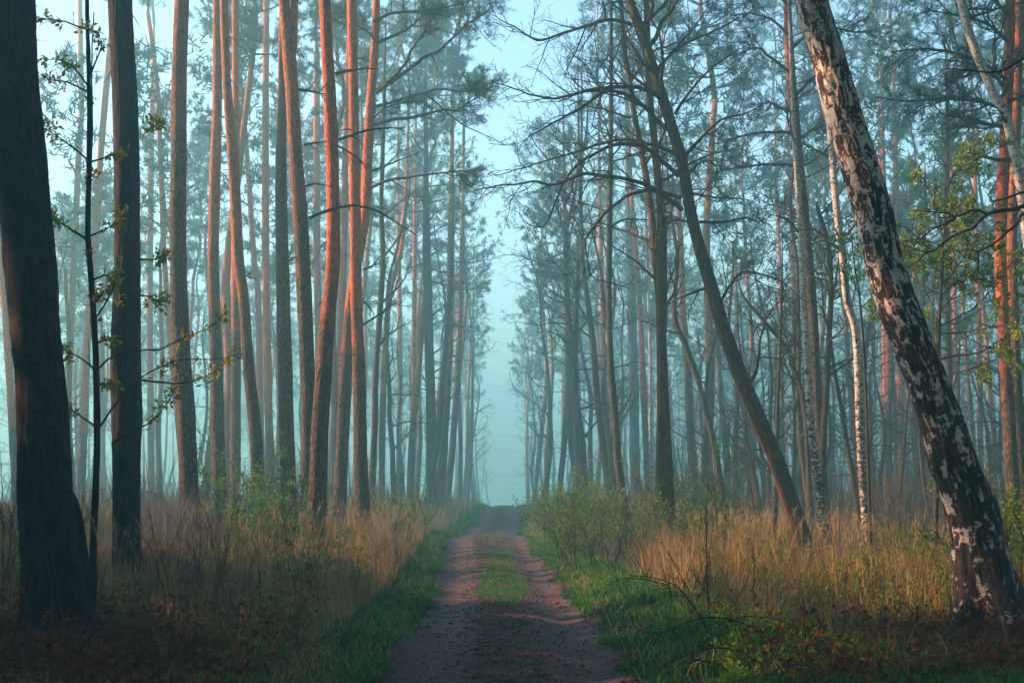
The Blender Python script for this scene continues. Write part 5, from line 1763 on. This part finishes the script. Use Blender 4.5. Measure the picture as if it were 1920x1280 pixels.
# ------------------------------------------------------------------ brown leaves lying and hanging through the undergrowth
mb = MB()
n = 22000
y = 8.6 + 13 * rng.random(n) ** 1.2
u_ = np.where(rng.random(n) < 0.5, -20 + 640 * rng.random(n), 1300 + 640 * rng.random(n))
x = (u_ - 960) / F * y
kk = np.abs(x - road_c(y)) > 1.9
x, y = x[kk], y[kk]
P0 = np.column_stack([x, y, ground_z(x, y) + 0.03 + 0.30 * rng.random(len(x)) ** 2.5])
leaves(mb, np.stack([P0, P0 + rng.normal(size=P0.shape) * 0.05], 1), rng, 1, 0.065, 0, 0.2, 0.6, curl=0.18)
tag(obj("dead_leaves", mb.mesh("dead_leaves", M['bracken'], False)), "rusty dead leaves caught in the undergrowth on both sides", "leaves", None, "stuff")

# ------------------------------------------------------------------ fallen leaves and pebbles on the track
mb = MB()
n = 9000
y = 8.2 + 22 * rng.random(n) ** 1.8
q = rng.random(n)
off = np.where(q < 0.45, rng.normal(size=n) * 0.28, np.sign(rng.normal(size=n)) * (1.05 + rng.normal(size=n) * 0.16))
off = np.where(q > 0.85, rng.uniform(-1.1, 1.1, n), off)
x = road_c(y) + off
_tw = (x[:420], y[:420])
P0 = np.column_stack([x, y, np.maximum(track_z(x, y), ground_z(x, y)) + 0.012])
P = np.stack([P0, P0 + rng.normal(size=P0.shape) * np.array([0.01, 0.01, 0.001])], 1)
d_ = rng.normal(size=(n, 3)) * np.array([1, 1, 0.18])
d_ = norm(d_)
s = 0.014 + 0.026 * rng.random((n, 1)) ** 2
sd_ = norm(np.cross(d_, np.array([0, 0, 1.0]) + rng.normal(size=(n, 3)) * 0.25))
nr = np.cross(sd_, d_)
V = np.stack([P0, P0 + d_ * s * .5 + sd_ * s * .33 + nr * s * .15, P0 + d_ * s, P0 + d_ * s * .5 - sd_ * s * .33 + nr * s * .15], 1).reshape(-1, 3)
kk = np.arange(len(V)).reshape(-1, 4)
mb.add(V, None, np.concatenate([kk[:, [0, 1, 2]], kk[:, [0, 2, 3]]]), tint=np.repeat(rng.random(n), 4))
tx, tyy = _tw
az = rng.random(len(tx)) * 6.28
L = 0.05 + 0.16 * rng.random(len(tx))
dv = np.column_stack([np.cos(az), np.sin(az), np.zeros(len(tx))])
P0 = np.column_stack([tx, tyy, np.maximum(track_z(tx, tyy), ground_z(tx, tyy)) + 0.012])
P = np.stack([P0 + dv * (L * q_)[:, None] + rng.normal(size=P0.shape) * np.array([0.006, 0.006, 0.002]) for q_ in (0, 0.33, 0.66, 1)], 1)
tubes(mb, P, np.full((len(tx), 4), 0.004), 4, tint=rng.random(len(tx)) * 0.5)
tag(obj("leaf_litter", mb.mesh("leaf_litter", M['litter'], False)), "small brown fallen leaves and twigs strewn on the track", "leaves", None, "stuff")
mb = MB()
n = 5000
y = 8.2 + 18 * rng.random(n) ** 1.7
x = road_c(y) + np.where(rng.random(n) < 0.55, rng.normal(size=n) * 0.35, rng.uniform(-1.15, 1.15, n))
c = np.column_stack([x, y, track_z(x, y) + 0.006])
oc = np.array([[1, 0, 0], [-1, 0, 0], [0, 1, 0], [0, -1, 0], [0, 0, 1], [0, 0, -1]], float)
s = (0.005 + 0.022 * rng.random((n, 1, 1)) ** 5)
V = c[:, None] + oc[None] * s * (0.7 + 0.6 * rng.random((n, 6, 1))) * np.array([1.2, 1.0, 0.7])
fc = np.array([[0, 2, 4], [2, 1, 4], [1, 3, 4], [3, 0, 4], [2, 0, 5], [1, 2, 5], [3, 1, 5], [0, 3, 5]])
mb.add(V.reshape(-1, 3), None, (np.arange(n)[:, None, None] * 6 + fc[None]).reshape(-1, 3), tint=np.repeat(rng.random(n), 6))
tag(obj("gravel", mb.mesh("gravel", M['pebble'])), "small stones pressed into the dirt track", "gravel", None, "stuff")

# ------------------------------------------------------------------ haze
k = NT("haze")
pv = k.n("ShaderNodeVolumePrincipled")
pv.inputs["Color"].default_value = (*HAZE_COLOR, 1)
pv.inputs["Density"].default_value = HAZE_DENSITY
pv.inputs["Anisotropy"].default_value = 0.5
for nm in ("Density Attribute", "Temperature Attribute", "Color Attribute"):
    if nm in pv.inputs:
        pv.inputs[nm].default_value = ""
k.t.links.new(pv.outputs[0], k.out.inputs[1])
mb = MB()
x0, x1, y0, y1, z0, z1 = -262, 262, -62, 422, -15.0, 30.0
vv = [(x, y, z) for z in (z0, z1) for y in (y0, y1) for x in (x0, x1)]
mb.add(vv, [[0, 2, 3, 1], [4, 5, 7, 6], [0, 1, 5, 4], [2, 6, 7, 3], [0, 4, 6, 2], [1, 3, 7, 5]])
hz = obj("haze", mb.mesh("haze", k.m, False))
tag(hz, "pale morning mist filling the wood", "mist", None, "stuff")
